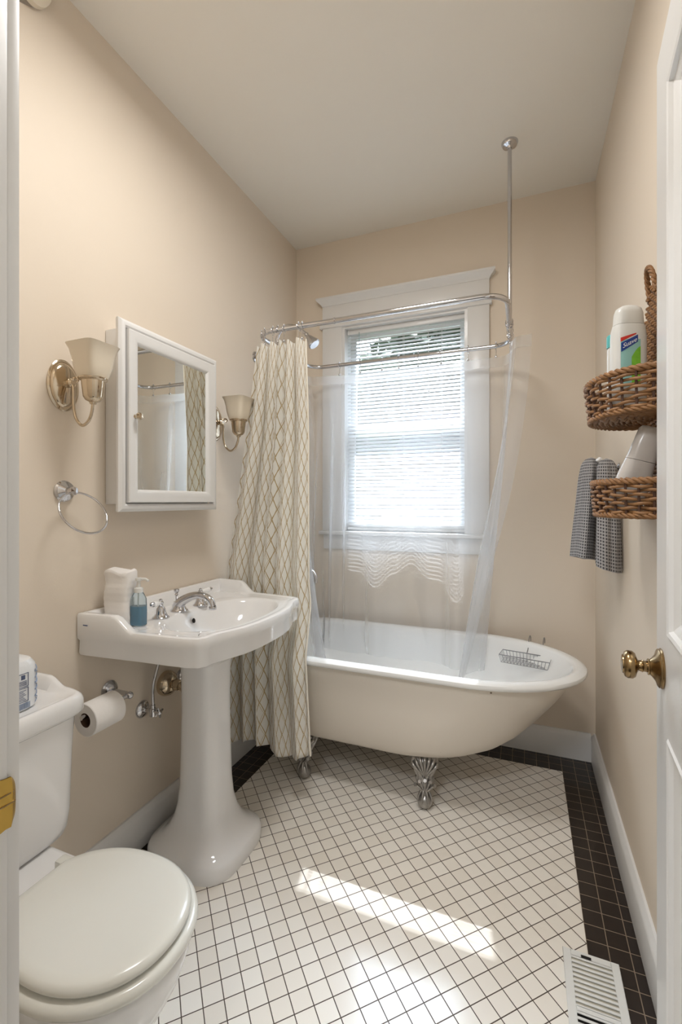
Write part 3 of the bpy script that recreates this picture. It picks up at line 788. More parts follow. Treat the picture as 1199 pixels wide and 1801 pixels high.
# place samples more densely near the corners by using boundary arclength angles
P = []
for i in range(len(full)):
    a, b = full[i], full[(i+1) % len(full)]
    d = math.hypot(b[0]-a[0], b[1]-a[1]); k = max(1, int(d/0.012))
    for j in range(k): P.append((a[0]+(b[0]-a[0])*j/k, a[1]+(b[1]-a[1])*j/k))
OUTL = P; NO = len(P)
ANG = [math.atan2(y-CY, x-CX) for x, y in P]
def inset(d):
    o = []
    for i in range(NO):
        a, b = OUTL[i-1], OUTL[(i+1) % NO]; p = OUTL[i]
        tx, ty = b[0]-a[0], b[1]-a[1]; L = math.hypot(tx, ty)
        nx, ny = -ty/L, tx/L
        if (CX-p[0])*nx+(CY-p[1])*ny < 0: nx, ny = -nx, -ny
        qx_, qy_ = p[0]+nx*d, p[1]+ny*d; qx_ = max(qx_, XL+0.001+d); lim = 0.341-d
        o.append((qx_, SY+max(-lim, min(0.3598-d, qy_-SY))))
    return o
DECK = 0.840
def ztop(x): return DECK+0.003+0.045*(1-interp(x, [(-1.145, 0.0), (-1.07, 1.0)]))
def ringz(pts, zf): return [Vector((x, y, zf(x) if callable(zf) else zf)) for x, y in pts]
def ell(a, b, z, cx=-0.978, cy=SY, e=2.3):
    o = []
    for t in ANG:
        c, s = math.cos(t), math.sin(t); r = (abs(c)**e+abs(s)**e)**(-1/e)
        o.append(Vector((cx+a*c*r, cy+b*s*r, z)))
    return o
def blend(r1, r2, f, z): return [Vector((a.x+(b.x-a.x)*f, a.y+(b.y-a.y)*f, z)) for a, b in zip(r1, r2)]
colr = [Vector((-1.06+p.x, SY+p.y, 0)) for p in ell(0.078, 0.082, 0, 0, 0, 3)]
full0 = ringz(inset(0.008), 0)
zb = 0.757
rings = [ [Vector((p.x, p.y, 0.665)) for p in colr], blend(colr, full0, 0.10, 0.685), blend(colr, full0, 0.30, 0.702), blend(colr, full0, 0.58, 0.722), blend(colr, full0, 0.82, 0.742), blend(colr, full0, 0.96, 0.756),
    ringz(inset(0.007), 0.7585), ringz(inset(0.005), 0.765), ringz(inset(0.006), 0.803), ringz(inset(0.0), 0.811), ringz(inset(0.0), lambda x: ztop(x)-0.008),
    ringz(inset(0.003), lambda x: ztop(x)-0.0015), ringz(inset(0.009), ztop), ringz(inset(0.022), ztop), ringz(inset(0.028), lambda x: ztop(x)-0.003), ringz(inset(0.036), lambda x: DECK+0.3*(ztop(x)-DECK)), ringz(inset(0.044), DECK)]
e1 = ell(0.150, 0.245, DECK)
rings += [blend(ringz(inset(0.044), 0), e1, 0.6, DECK), e1, ell(0.146, 0.240, DECK-0.002), ell(0.138, 0.230, DECK-0.012), ell(0.128, 0.215, 0.80), ell(0.112, 0.185, 0.765), ell(0.085, 0.14, 0.735), ell(0.045, 0.07, 0.722), ell(0.01, 0.01, 0.720)]
bm = B(); loft(bm, rings, cap0=False); sk.part('basin', bm, 'porc', sharp=50)
bm = B()
prof = [(0.173, 0.162, 0.0), (0.175, 0.161, 0.012), (0.174, 0.160, 0.040), (0.168, 0.154, 0.052), (0.148, 0.141, 0.062), (0.130, 0.124, 0.076), (0.112, 0.108, 0.098), (0.097, 0.094, 0.13), (0.086, 0.084, 0.175), (0.080, 0.079, 0.24), (0.076, 0.077, 0.36), (0.073, 0.075, 0.50), (0.074, 0.077, 0.62), (0.080, 0.084, 0.70), (0.095, 0.10, 0.725)]
loft(bm, [sup(-1.060, SY, a, b, z, 64, 3.2 if z > 0.06 else 3.6) for a, b, z in prof]); sk.part('pedestal', bm, 'porc', sharp=60)
bm = B(); lathe(bm, [(0, 0), (0.0065, 0), (0.0065, 0.003), (0, 0.003)], (-1.102, SY-0.018, 0.803), (1, 0, 0.25), 20, sx=1.0, sy=1.3); sk.part('overflow_hole', bm, 'dark')
bm = B()
for k in range(3): box(bm, XL+0.030+k*0.0065, XL+0.0345+k*0.0065, SY-0.3425, SY-0.3405, 0.852, 0.855)
sk.part('maker_mark', bm, 'navy')
bm = B(); lathe(bm, [(0, 0), (0.022, 0), (0.02, 0.003), (0, 0.004)], (-0.978, SY, 0.7215)); sk.part('drain_ring', bm, 'chrome')
# faucet
fc = Thing('sink_faucet', 'chrome arched sink spout with pop-up knob on the pedestal sink', 'faucet', (-1.14, 1.292, DECK))
bm = B(); lathe(bm, [(0, 0), (0.030, 0), (0.030, 0.003), (0.024, 0.010), (0.020, 0.022), (0.018, 0.034), (0, 0.036)], (-1.145, 1.292, DECK), seg=28); fc.part('base', bm, 'chrome')
bm = B(); tube(bm, catmull([(-1.150, 1.292, DECK+0.012), (-1.135, 1.292, DECK+0.032), (-1.105, 1.292, DECK+0.050), (-1.065, 1.292, DECK+0.062), (-1.030, 1.292, DECK+0.060), (-1.008, 1.292, DECK+0.048), (-0.999, 1.292, DECK+0.028)], 6), [0.022-0.0105*min(1, i/20) for i in range(37)], 14)
lathe(bm, [(0, 0), (0.013, 0), (0.0135, 0.008), (0.012, 0.012), (0, 0.012)], (-0.999, 1.292, DECK+0.018)); fc.part('spout', bm, 'chrome')
bm = B(); lathe(bm, [(0, 0), (0.006, 0), (0.0035, 0.006), (0.0035, 0.022), (0.007, 0.026), (0.004, 0.031), (0.008, 0.036), (0.010, 0.042), (0.009, 0.047), (0, 0.048)], (-1.150, 1.285, DECK+0.033), seg=20); fc.part('pop_up_knob', bm, 'chrome')
for (hy, dy, lab) in ((1.190, (0.15, -1, 0.10), 'chrome tap handle with white porcelain lever nearest the soap bottle'), (1.392, (0.25, 1, 0.10), 'chrome tap handle with white porcelain lever behind the spout')):
    th = Thing('tap_handle', lab, 'tap', (-1.132, hy, DECK))
    bm = B(); lathe(bm, [(0, 0), (0.0275, 0), (0.0275, 0.003), (0.022, 0.008), (0.017, 0.020), (0.0135, 0.033), (0.008, 0.040), (0.0085, 0.044), (0.006, 0.047), (0.0, 0.047)], (-1.132, hy, DECK), seg=28); th.part('bell', bm, 'chrome')
    bm = B(); lathe(bm, [(0, 0), (0.005, 0), (0.009, 0.004), (0.009, 0.010), (0.005, 0.014), (0.006, 0.018), (0.0, 0.021)], (-1.132, hy, DECK+0.044), seg=20); th.part('finial', bm, 'chrome')
    c = Vector((-1.132, hy, DECK+0.050)); d = Vector(dy).normalized()
    bm = B(); lathe(bm, [(0, 0.004), (0.006, 0.004), (0.0085, 0.018), (0.010, 0.034), (0.009, 0.040), (0, 0.040)], c, d, 20); th.part('porcelain_lever', bm, 'porc')
    bm = B(); lathe(bm, [(0, 0.038), (0.0085, 0.038), (0.0065, 0.043), (0.0075, 0.048), (0.004, 0.053), (0, 0.054)], c, d, 20); th.part('lever_tip', bm, 'chrome')

# paper towels and soap
pt = Thing('paper_towel_stack', 'folded stack of white paper hand towels standing on the sink beside the soap bottle', 'paper towels', (-1.195, 1.085, DECK))
bm = B(); rings = []
for k in range(30):
    z = DECK+0.002+0.170*k/29; f = 1+0.03*math.sin(k*0.42+2.5)+0.012*math.sin(k*1.9)-(0.10 if k == 29 else 0)
    rings.append([p+Vector((0.003*math.sin(k*0.35), 0.002*math.cos(k*0.5), 0.006*math.sin(p.x*70+p.y*40) if k > 26 else 0)) for p in sup(-1.195, 1.083, 0.046*f, 0.029*f, z, 40, 4, 0.15)])
loft(bm, rings); pt.part('folded_sheets', bm, 'paper')
so = Thing('soap_bottle', 'clear pump bottle of blue liquid hand soap on the sink', 'soap dispenser', (-1.128, 1.092, DECK))
bm = B(); loft(bm, [sup(-1.128, 1.092, a, a*0.72, DECK+z, 32, 3, 0.2) for a, z in ((0.021, 0.001), (0.024, 0.004), (0.0245, 0.05), (0.023, 0.085), (0.016, 0.10), (0.0125, 0.106))]); so.part('bottle', bm, 'clear')
bm = B(); loft(bm, [sup(-1.128, 1.092, a, a*0.72, DECK+z, 32, 3, 0.2) for a, z in ((0.020, 0.003), (0.0225, 0.006), (0.023, 0.050), (0.0228, 0.062))]); so.part('liquid', bm, 'soap')
bm = B(); lathe(bm, [(0, 0.105), (0.0135, 0.105), (0.0135, 0.118), (0.006, 0.121), (0.005, 0.140), (0.010, 0.142), (0.010, 0.150), (0, 0.151)], (-1.128, 1.092, DECK), seg=24); tube(bm, [(-1.128, 1.092, DECK+0.147), (-1.105, 1.098, DECK+0.147), (-1.096, 1.10, DECK+0.141)], 0.004, 8); tube(bm, [(-1.128, 1.092, DECK+0.02), (-1.128, 1.092, DECK+0.105)], 0.0022, 6); so.part('pump', bm, 'plast')

# ------------------------------------------------------------------ plumbing under the sink
def cross_valve(t, y, z, x_out=0.050):
    bm = B(); lathe(bm, [(0, 0), (0.031, 0), (0.031, 0.002), (0.026, 0.009), (0.014, 0.013), (0.011, 0.018), (0, 0.018)], (XL, y, z), (1, 0, 0), 28); t.part('wall_flange', bm, 'chrome')
    bm = B(); tube(bm, [(XL, y, z), (XL+x_out, y, z)], 0.0075, 12); lathe(bm, [(0, -0.016), (0.011, -0.016), (0.012, 0.0), (0.012, 0.010), (0.009, 0.013), (0.009, 0.024), (0, 0.024)], (XL+x_out, y, z), (0, 0, 1), 16); tube(bm, [(XL+x_out, y, z), (XL+x_out+0.028, y, z)], 0.006, 10); t.part('valve_body', bm, 'chrome')
    bm = B(); hx = XL+x_out+0.028
    for a in (0.3, 0.3+PI/2):
        d = Vector((0, math.cos(a), math.sin(a))); c = Vector((hx, y, z))
        tube(bm, [c-d*0.020, c-d*0.017, c+d*0.017, c+d*0.020], [0.0025, 0.0045, 0.0045, 0.0025], 8)
    lathe(bm, [(0, -0.006), (0.008, -0.006), (0.008, 0.006), (0.004, 0.010), (0, 0.011)], (hx, y, z), (1, 0, 0), 16); t.part('cross_handle', bm, 'chrome')
t = Thing('stop_valve', 'chrome stop valve with cross handle and thin supply tube, nearest the toilet paper', 'valve', (XL, 1.254, 0.482))
cross_valve(t, 1.254, 0.482)
bm = B(); tube(bm, catmull([(XL+0.050, 1.254, 0.505), (XL+0.050, 1.256, 0.58), (XL+0.058, 1.275, 0.66), (XL+0.062, 1.285, 0.76)], 6), 0.0055, 10); t.part('supply_tube', bm, 'chrome')
t = Thing('stop_valve', 'chrome stop valve with cross handle half hidden behind the sink pedestal', 'valve', (XL, 1.455, 0.535))
cross_valve(t, 1.455, 0.530, 0.055)
bm = B(); tube(bm, catmull([(XL+0.055, 1.455, 0.55), (XL+0.055, 1.455, 0.62), (XL+0.06, 1.44, 0.70), (XL+0.06, 1.42, 0.76)], 6), 0.0045, 10); t.part('supply_tube', bm, 'chrome')
t = Thing('drain_pipe', 'chrome sink drain pipe with large bell flange on the wall under the sink', 'pipe', (XL, 1.366, 0.537))
bm = B(); lathe(bm, [(0, 0), (0.046, 0), (0.047, 0.010), (0.042, 0.026), (0.028, 0.038), (0.022, 0.042), (0.0, 0.042)], (XL, 1.368, 0.535), (1, 0, 0), 32); t.part('bell_flange', bm, 'nickel')
bm = B(); tube(bm, catmull([(XL, 1.368, 0.535), (XL+0.08, 1.368, 0.535), (XL+0.11, 1.362, 0.51), (XL+0.15, 1.352, 0.49), (XL+0.19, 1.34, 0.51), (XL+0.20, 1.335, 0.56), (XL+0.21, 1.335, 0.66)], 6), 0.016, 16); lathe(bm, [(0.017, 0), (0.021, 0.002), (0.021, 0.018), (0.017, 0.02)], (XL+0.055, 1.368, 0.535), (1, 0, 0), 16); t.part('trap', bm, 'nickel')

# toilet paper holder and roll
t = Thing('toilet_paper_holder', 'chrome post toilet paper holder on the left wall', 'paper holder', (XL, 1.112, 0.606))
bm = B(); lathe(bm, [(0, 0), (0.030, 0), (0.031, 0.004), (0.026, 0.008), (0.027, 0.011), (0.020, 0.017), (0.010, 0.020), (0, 0.020)], (XL, 1.112, 0.606), (1, 0, 0), 32); t.part('wall_flange', bm, 'chrome')
bm = B(); tube(bm, catmull([(XL, 1.112, 0.606), (XL+0.05, 1.112, 0.606), (XL+0.085, 1.110, 0.606), (XL+0.095, 1.095, 0.606)], 5), 0.0075, 12); tube(bm, [(XL+0.095, 1.105, 0.606), (XL+0.095, 0.935, 0.606)], 0.0065, 12); sph(bm, (XL+0.098, 1.106, 0.606), 0.0115, 16); t.part('arm', bm, 'chrome')
t = Thing('toilet_paper_roll', 'white toilet paper roll on the chrome wall holder beside the toilet tank', 'toilet paper', (XL+0.095, 0.948, 0.594))
bm = B(); ri, ro = 0.021, 0.0475; y0, y1 = 0.948, 1.052
rings = []
for r, y in ((ri, y0), (ro-0.002, y0), (ro, y0+0.002), (ro, y1-0.002), (ro-0.002, y1), (ri, y1)):
    rings.append([Vector((XL+0.095+r*math.cos(2*PI*k/40), y, 0.594+r*math.sin(2*PI*k/40))) for k in range(40)])
loft(bm, rings, cap0=False, cap1=False, loop=True); t.part('paper', bm, 'paper')
bm = B(); rings = [[Vector((XL+0.095+r*math.cos(2*PI*k/32), y, 0.594+r*math.sin(2*PI*k/32))) for k in range(32)] for r, y in ((ri, y0+0.001), (ri-0.0015, y0+0.001), (ri-0.0015, y1-0.001), (ri, y1-0.001))]
loft(bm, rings, cap0=False, cap1=False, loop=True); t.part('cardboard_core', bm, 'card')

# ------------------------------------------------------------------ towel ring (left wall)
t = Thing('towel_ring', 'empty chrome towel ring on the left wall below the nearer sconce', 'towel ring', (XL, 0.952, 1.262))
bm = B(); lathe(bm, [(0, 0), (0.031, 0), (0.032, 0.004), (0.027, 0.009), (0.028, 0.012), (0.018, 0.018), (0.011, 0.022), (0.010, 0.036), (0.013, 0.040), (0.012, 0.047), (0, 0.050)], (XL, 0.952, 1.262), (1, 0, 0), 32); t.part('wall_mount', bm, 'chrome')
bm = B(); a = math.radians(32); R = 0.070; pv = Vector((XL+0.040, 0.950, 1.257)); dn_ = Vector((math.sin(a), 0.12, -math.cos(a))).normalized(); dy_ = Vector((0, 1, 0.12)).normalized()
c = pv+dn_*R
tube(bm, [c+(dn_*math.cos(2*PI*k/48)+dy_*math.sin(2*PI*k/48))*R for k in range(48)], 0.0032, 10, closed=True); t.part('ring', bm, 'chrome')

# ------------------------------------------------------------------ sconces
def sconce(y, label):
    z = 1.577
    t = Thing('wall_sconce', label, 'wall lamp', (XL, y, z), 'sconces flanking the mirror cabinet')
    bm = B(); lathe(bm, [(0, 0), (0.050, 0), (0.051, 0.004), (0.046, 0.008), (0.044, 0.008), (0.042, 0.012), (0.036, 0.016), (0.018, 0.019), (0.012, 0.022), (0, 0.022)], (XL, y, z), (1, 0, 0), 48, sx=1.0, sy=1.0)
    for v in bm.verts: v.co.z = z+(v.co.z-z)*1.50
    t.part('backplate', bm, 'nickel')
    bm = B(); lathe(bm, [(0, 0.018), (0.012, 0.018), (0.010, 0.024), (0.013, 0.028), (0.013, 0.040), (0.008, 0.046), (0, 0.046)], (XL, y, z+0.004), (1, 0, 0), 20); t.part('stem', bm, 'nickel')
    xs = XL+0.126
    bm = B(); tube(bm, catmull([(XL+0.035, y, z+0.004), (XL+0.046, y, z-0.01), (XL+0.047, y, z-0.06), (XL+0.056, y, z-0.100), (XL+0.082, y, z-0.124), (XL+0.108, y, z-0.112), (XL+0.122, y, z-0.085), (xs, y, z-0.055)], 6), 0.0045, 10)
    tube(bm, catmull([(XL+0.040, y, z+0.004), (XL+0.048, y, z+0.016), (XL+0.060, y, z+0.018), (XL+0.066, y, z+0.010), (XL+0.060, y, z+0.004)], 5), 0.0032, 8); t.part('scroll_arm', bm, 'nickel')
    bm = B(); lathe(bm, [(0, -0.066), (0.008, -0.066), (0.010, -0.060), (0.020, -0.055), (0.026, -0.045), (0.030, -0.012), (0.031, 0.0), (0.038, 0.004), (0.039, 0.008), (0.036, 0.010), (0, 0.010)], (xs, y, z-0.0), (0, 0, 1), 32); t.part('cup', bm, 'nickel')
    bm = B(); rings = []
    pr = [(0.032, 0.006), (0.037, 0.018), (0.0395, 0.04), (0.043, 0.065), (0.048, 0.088), (0.055, 0.103), (0.0525, 0.103), (0.046, 0.088), (0.041, 0.065), (0.0375, 0.04), (0.035, 0.02), (0.030, 0.008)]
    for r, h in pr: rings.append(sup(xs, y, r, r, z+h, 48, 7 if h > 0.03 else 4, 0.0))
    loft(bm, rings, cap0=False, cap1=False, loop=True); t.part('glass_shade', bm, 'frost', sharp=45)
    return t
sconce(0.949, 'nickel wall sconce with square glass shade, above the towel ring')
sconce(1.668, 'nickel wall sconce with square glass shade, between the mirror cabinet and the patterned curtain')

# fitting high on the left wall
t = Thing('wall_fitting', 'round chrome fitting with dark centre high on the left wall', 'fixture', (XL, 0.83, 2.69))
ax3 = (1, 0.25, -0.35); c3 = Vector((XL+0.016, 0.828, 2.664))
bm = B(); lathe(bm, [(0, -0.012), (0.072, -0.012), (0.074, 0.0), (0.070, 0.006), (0.05, 0.010), (0, 0.012)], c3, ax3, 40); t.part('back_plate', bm, 'chrome')
bm = B(); lathe(bm, [(0, 0.010), (0.052, 0.010), (0.058, 0.020), (0.052, 0.034), (0.03, 0.042), (0, 0.044)], c3+Vector((0.0, 0.004, 0)), ax3, 40); t.part('cover', bm, 'frost')
bm = B(); lathe(bm, [(0, 0.040), (0.016, 0.040), (0.016, 0.052), (0, 0.054)], c3, ax3, 20); t.part('hub', bm, 'dark')

# ------------------------------------------------------------------ mirror cabinet
mc = Thing('mirror_cabinet', 'white medicine cabinet with mirrored door on the left wall above the sink', 'cabinet', (XL, 1.306, 1.20))
FX = -1.170
bm = B(); box(bm, XL+0.001, FX-0.024, 1.098, 1.514, 1.222, 1.795, 0.002); mc.part('body', bm, 'trim')
cy0, cy1, cz0, cz1 = 1.062, 1.550, 1.198, 1.812
def frame(bm, steps, x0):
    rings = []
    for (i, x) in steps:
        rings.append([Vector((x, cy0+i, cz0+i)), Vector((x, cy1-i, cz0+i)), Vector((x, cy1-i, cz1-i)), Vector((x, cy0+i, cz1-i))])
    loft(bm, rings, cap0=False, cap1=False, loop=True)
bm = B(); frame(bm, [(0.003, FX-0.025), (0.0, FX-0.020), (0.0, FX-0.012), (0.006, FX-0.006), (0.012, FX-0.003), (0.020, FX-0.003), (0.026, FX-0.008), (0.026, FX-0.025)], 0); mc.part('face_frame', bm, 'trim', sharp=30)
dr_f = B(); frame(dr_f, [(0.029, FX-0.020), (0.029, FX+0.002), (0.032, FX+0.005), (0.050, FX+0.005), (0.060, FX+0.003), (0.068, FX-0.001), (0.072, FX-0.006), (0.072, FX-0.020)], 0)
dro = mc.part('mirror_door', dr_f, 'trim', sharp=30)
bm = B(); box(bm, FX-0.018, FX-0.007, cy0+0.068, cy1-0.068, cz0+0.068, cz1-0.068); mc.part('mirror', bm, 'mirror', parent=dro)
bm = B(); lathe(bm, [(0, 0), (0.007, 0), (0.004, 0.004), (0.004, 0.008), (0.0105, 0.012), (0.0125, 0.018), (0.010, 0.024), (0, 0.026)], (FX+0.005, cy0+0.052, 1.505), (1, 0, 0), 24); mc.part('knob', bm, 'nickel', parent=dro)
for zz in (1.30, 1.71):
    bm = B(); tube(bm, [(FX-0.003, cy1-0.0275, zz-0.02), (FX-0.003, cy1-0.0275, zz+0.02)], 0.003, 8); mc.part('hinge', bm, 'nickel', parent=dro)

# ------------------------------------------------------------------ toilet
TC = 0.662
tl = Thing('toilet', 'white toilet with closed lid and tank against the left wall', 'toilet', (-0.95, TC, 0))
bm = B()
tk = [(0.080, 0.138, 0.385), (0.090, 0.155, 0.392), (0.095, 0.164, 0.41), (0.098, 0.169, 0.45), (0.101, 0.174, 0.60), (0.1035, 0.179, 0.685)]
loft(bm, [sup(XL+0.012+0.104, TC, a, b, z, 64, 7) for a, b, z in tk]); tl.part('tank', bm, 'porc', sharp=60)
# tank lid with raised ogee back edge
bm = B(); rings = []
def lidz(p, base):      # raised rim round the back half, sweeping down towards the front corners
    return base+0.026*interp(p.x, [(-1.185, 1.0), (-1.125, 0.12), (-1.075, 0.0)])
for sc, z in ((0.0, 0.685), (0.006, 0.690), (0.010, 0.697), (0.010, 0.722), (0.006, 0.733), (0.001, 0.738), (-0.005, 0.7385), (-0.012, 0.735), (-0.024, 0.7331), (-0.040, 0.733)):
    r = sup(XL+0.012+0.105, TC, 0.105+sc, 0.182+sc, z, 96, 9)
    for p in r:
        if z > 0.71 and sc > -0.020: p.z = lidz(p, z)
        p.x = max(p.x, XL+0.003)
    rings.append(r)
loft(bm, rings); tl.part('tank_lid', bm, 'porc', sharp=60)
# bowl
def egg(cx, xr, xb, b, z, n=64):
    o = []
    for k in range(n):
        t = 2*PI*k/n; c, s = math.cos(t), math.sin(t)
        o.append(Vector((cx+(xr-cx if c > 0 else cx-xb)*c*(1 if c > 0 else 1), TC+b*s*(1-0.0*c), z)))
    return o
bm = B()
bw = [(-0.90, -0.74, -1.12, 0.095, 0.0), (-0.90, -0.735, -1.12, 0.097, 0.02), (-0.90, -0.75, -1.11, 0.086, 0.05), (-0.90, -0.745, -1.10, 0.084, 0.12), (-0.87, -0.70, -1.10, 0.096, 0.18), (-0.84, -0.645, -1.10, 0.118, 0.25), (-0.81, -0.612, -1.10, 0.136, 0.31), (-0.79, -0.598, -1.09, 0.146, 0.355), (-0.785, -0.596, -1.08, 0.148, 0.376), (-0.785, -0.602, -1.07, 0.143, 0.382)]
loft(bm, [egg(*r) for r in bw]); tl.part('bowl', bm, 'porc', sharp=60)
bm = B(); box(bm, XL+0.05, -0.955, TC-0.12, TC+0.12, 0.33, 0.384, 0.02, 3); tl.part('tank_shelf', bm, 'porc')
def dring(off, z, xh=-0.962):
    o = []
    n = 96; e = 2.15; cx = -0.783; a = 0.178+off; b = 0.150+off
    for k in range(n):
        t = 2*PI*k/n; c, s_ = math.cos(t), math.sin(t); r = (abs(c)**e+abs(s_)**e)**(-1/e)
        o.append(Vector((max(cx+a*c*r-(0.012 if c < 0 else 0)*abs(c), xh-off), TC+b*s_*r, z)))
    return o
bm = B(); loft(bm, [dring(o_, z) for o_, z in ((0.004, 0.382), (0.012, 0.384), (0.014, 0.391), (0.012, 0.400), (0.004, 0.4035))]); tl.part('seat', bm, 'seat', sharp=60)
bm = B(); loft(bm, [dring(o_, z) for o_, z in ((-0.008, 0.4065), (-0.002, 0.408), (0.001, 0.414), (-0.001, 0.421), (-0.008, 0.4255), (-0.024, 0.4275))]+[[Vector((-0.80+(p.x+0.80)*f, TC+(p.y-TC)*f, z)) for p in dring(-0.024, z)] for f, z in ((0.75, 0.4283), (0.45, 0.4288), (0.15, 0.429))]); tl.part('seat_lid', bm, 'seat', sharp=60)
for s in (-1, 1):
    bm = B(); box(bm, -1.000, -0.950, TC+s*0.072-0.014, TC+s*0.072+0.014, 0.382, 0.408, 0.006); tl.part('hinge', bm, 'seat')
bm = B(); lathe(bm, [(0, 0), (0.012, 0), (0.012, 0.008), (0, 0.010)], (XL+0.2205, TC-0.13, 0.645), (1, 0, 0)); tube(bm, [(XL+0.232, TC-0.13, 0.645), (XL+0.236, TC-0.08, 0.640)], 0.006, 8); tl.part('flush_lever', bm, 'chrome')
bm = B(); tube(bm, catmull([(XL, TC-0.17, 0.19), (XL+0.05, TC-0.17, 0.19), (XL+0.07, TC-0.15, 0.28), (XL+0.09, TC-0.13, 0.385)], 5), 0.005, 8); tl.part('supply_tube', bm, 'chrome')

# package of toilet rolls on the tank
tp = Thing('toilet_roll_pack', 'plastic wrapped toilet roll with blue printing standing on the toilet tank', 'toilet paper', (-1.155, 0.695, 0.733))
bm = B(); rings = []
for f, z in ((0.90, 0.734), (0.98, 0.738), (1.0, 0.76), (1.0, 0.815), (0.97, 0.838), (0.85, 0.850), (0.5, 0.856), (0.15, 0.853)):
    rings.append(sup(-1.145, 0.650, 0.058*f, 0.068*f, z, 48, 3.5))
loft(bm, rings); PKO = Vector((-0.010, 0.046, 0))
def shp(bm):
    for v in bm.verts: v.co += PKO
    return bm
tp.part('wrapped_roll', shp(bm), 'pack')
def decal(bm, s0, s1, z0, z1, t=0.0006):
    # printed patch on the package front (face toward +x), s along y
    box(bm, -1.0875, -1.0872+t, s0, s1, z0, z1)
bm = B()
xf = -1.0874
def outline(y0, y1, z0, z1, w=0.0012):
    for a in ((y0, y1, z0, z0+w), (y0, y1, z1-w, z1), (y0, y0+w, z0, z1), (y1-w, y1, z0, z1)): box(bm, xf, xf+0.0008, *a)
outline(0.652, 0.682, 0.792, 0.824); outline(0.648, 0.682, 0.757, 0.790)
box(bm, xf, xf+0.0008, 0.665, 0.674, 0.810, 0.820)
for k in range(4): box(bm, xf, xf+0.0008, 0.656, 0.678, 0.796+k*0.003, 0.7972+k*0.003)
for k in range(7): box(bm, xf, xf+0.0008, 0.654, 0.676-0.003*(k % 3), 0.761+k*0.0036, 0.7622+k*0.0036)
tp.part('printed_panel', shp(bm), 'navy')
bm = B(); y = 0.646
while y < 0.686:
    w = random.choice((0.0008, 0.0014, 0.002)); box(bm, xf, xf+0.0008, y, y+w, 0.740, 0.754); y += w+random.choice((0.0008, 0.0012))
tp.part('barcode', shp(bm), 'pblue')
bm = B()
for k in range(9):
    zz = 0.745+k*0.010; 
    pts = [Vector((-1.0875-0.006*j/4, 0.694+0.006*j, zz+0.004*math.sin(j*1.5+k))) for j in range(5)]
    pts = [Vector((-1.145+0.0592*math.cos(t)*(abs(math.cos(t))**3.5+abs(math.sin(t))**3.5)**(-1/3.5), 0.650+0.0692*math.sin(t)*(abs(math.cos(t))**3.5+abs(math.sin(t))**3.5)**(-1/3.5), zz+0.004*math.sin(t*9+k*2))) for t in [0.72+0.12*j for j in range(6)]]
    tube(bm, pts, 0.0012+0.0008*(k % 2), 5)
tp.part('printed_swirls', shp(bm), 'pblue')

# ------------------------------------------------------------------ wicker wall basket (right wall)
CYB = 1.350
wb = Thing('wicker_wall_basket', 'two tier brown wicker basket hanging on the right wall beside the door', 'basket', (XR, CYB, 1.20))
def half_path(a, b, n, z, off=0.0, wave=0, phase=0, amp=0.0):
    P = []
    for k in range(n+1):
        t = -PI/2+PI*k/n
        w = amp*math.sin(wave*t+phase)
        P.append(Vector((XR-0.006-(a+off+w)*max(0, math.cos(t))**0.8, CYB+(b+off+w)*math.sin(t), z)))
    return P
def wicker(z0, z1, a, b, name, taper=0.94):
    bm = B(); rows = int((z1-z0-0.018)/0.0085); st = 15
    for r in range(rows):
        z = z0+0.010+(z1-z0-0.022)*r/(rows-1); f = taper+(1-taper)*(r/(rows-1))
        P = half_path(a*f, b*f, 90, z, 0, wave=st, phase=(r % 2)*PI+0.4, amp=0.0052)
        for k, p in enumerate(P): p.z += 0.0018*math.sin(k*0.45+r*2.1)
        tube(bm, P, 0.0037, 6, squash=0.9)
    bo = wb.part(name, bm, 'wicker', sharp=60)
    bm = B()
    for k in range(st+1):
        t = -PI/2+PI*k/st
        P = []
        for z, f in ((z0, taper), (z1, 1.0)):
            P.append(Vector((XR-0.006-a*f*max(0, math.cos(t))**0.8, CYB+b*f*math.sin(t), z)))
        tube(bm, P, 0.0030, 6)
    wb.part('stakes', bm, 'wickerdark', parent=bo)
    bm = B()      # braided rim: two strands twisting + base braid
    for (z, f, rr) in ((z1, 1.0, 0.006), (z0+0.002, taper, 0.0050)):
        for ph in (0, PI*2/3, PI*4/3):
            P0 = half_path(a*f, b*f, 150, z)
            P = []
            for k, p in enumerate(P0):
                c = Vector((XR, CYB, z)); d = (p-c).normalized(); an = k*0.42+ph
                P.append(p+d*rr*0.8*math.cos(an)+Vector((0, 0, rr*0.8*math.sin(an))))
            tube(bm, P, rr*0.72, 6)
    wb.part('braided_edges', bm, 'wicker', parent=bo, sharp=60)
    bm = B()      # woven floor
    for k in range(1, 12):
        P = half_path(a*taper*k/12, b*taper*k/12, 60, z0+0.003, 0, 0, 0, 0)
        for j, p in enumerate(P): p.z += 0.0032*math.sin(j*0.9+(k % 2)*PI)
        tube(bm, P, 0.0062, 6, squash=0.9)
    for k in range(9):
        t = -PI/2+PI*(k+0.5)/9
        tube(bm, [Vector((XR-0.01, CYB, z0+0.003)), Vector((XR-0.006-a*taper*math.cos(t), CYB+b*taper*math.sin(t), z0+0.003))], 0.0022, 5)
    wb.part('woven_floor', bm, 'wicker', parent=bo, sharp=60)
wicker(1.438, 1.530, 0.153, 0.172, 'upper_basket', 0.95)
wicker(1.196, 1.278, 0.138, 0.160, 'lower_basket', 0.96)
bm = B()
def panw(z): return lin(z, [(1.19, 0.088), (1.62, 0.088), (1.70, 0.080), (1.76, 0.055), (1.785, 0.030)])
z = 1.20; r = 0
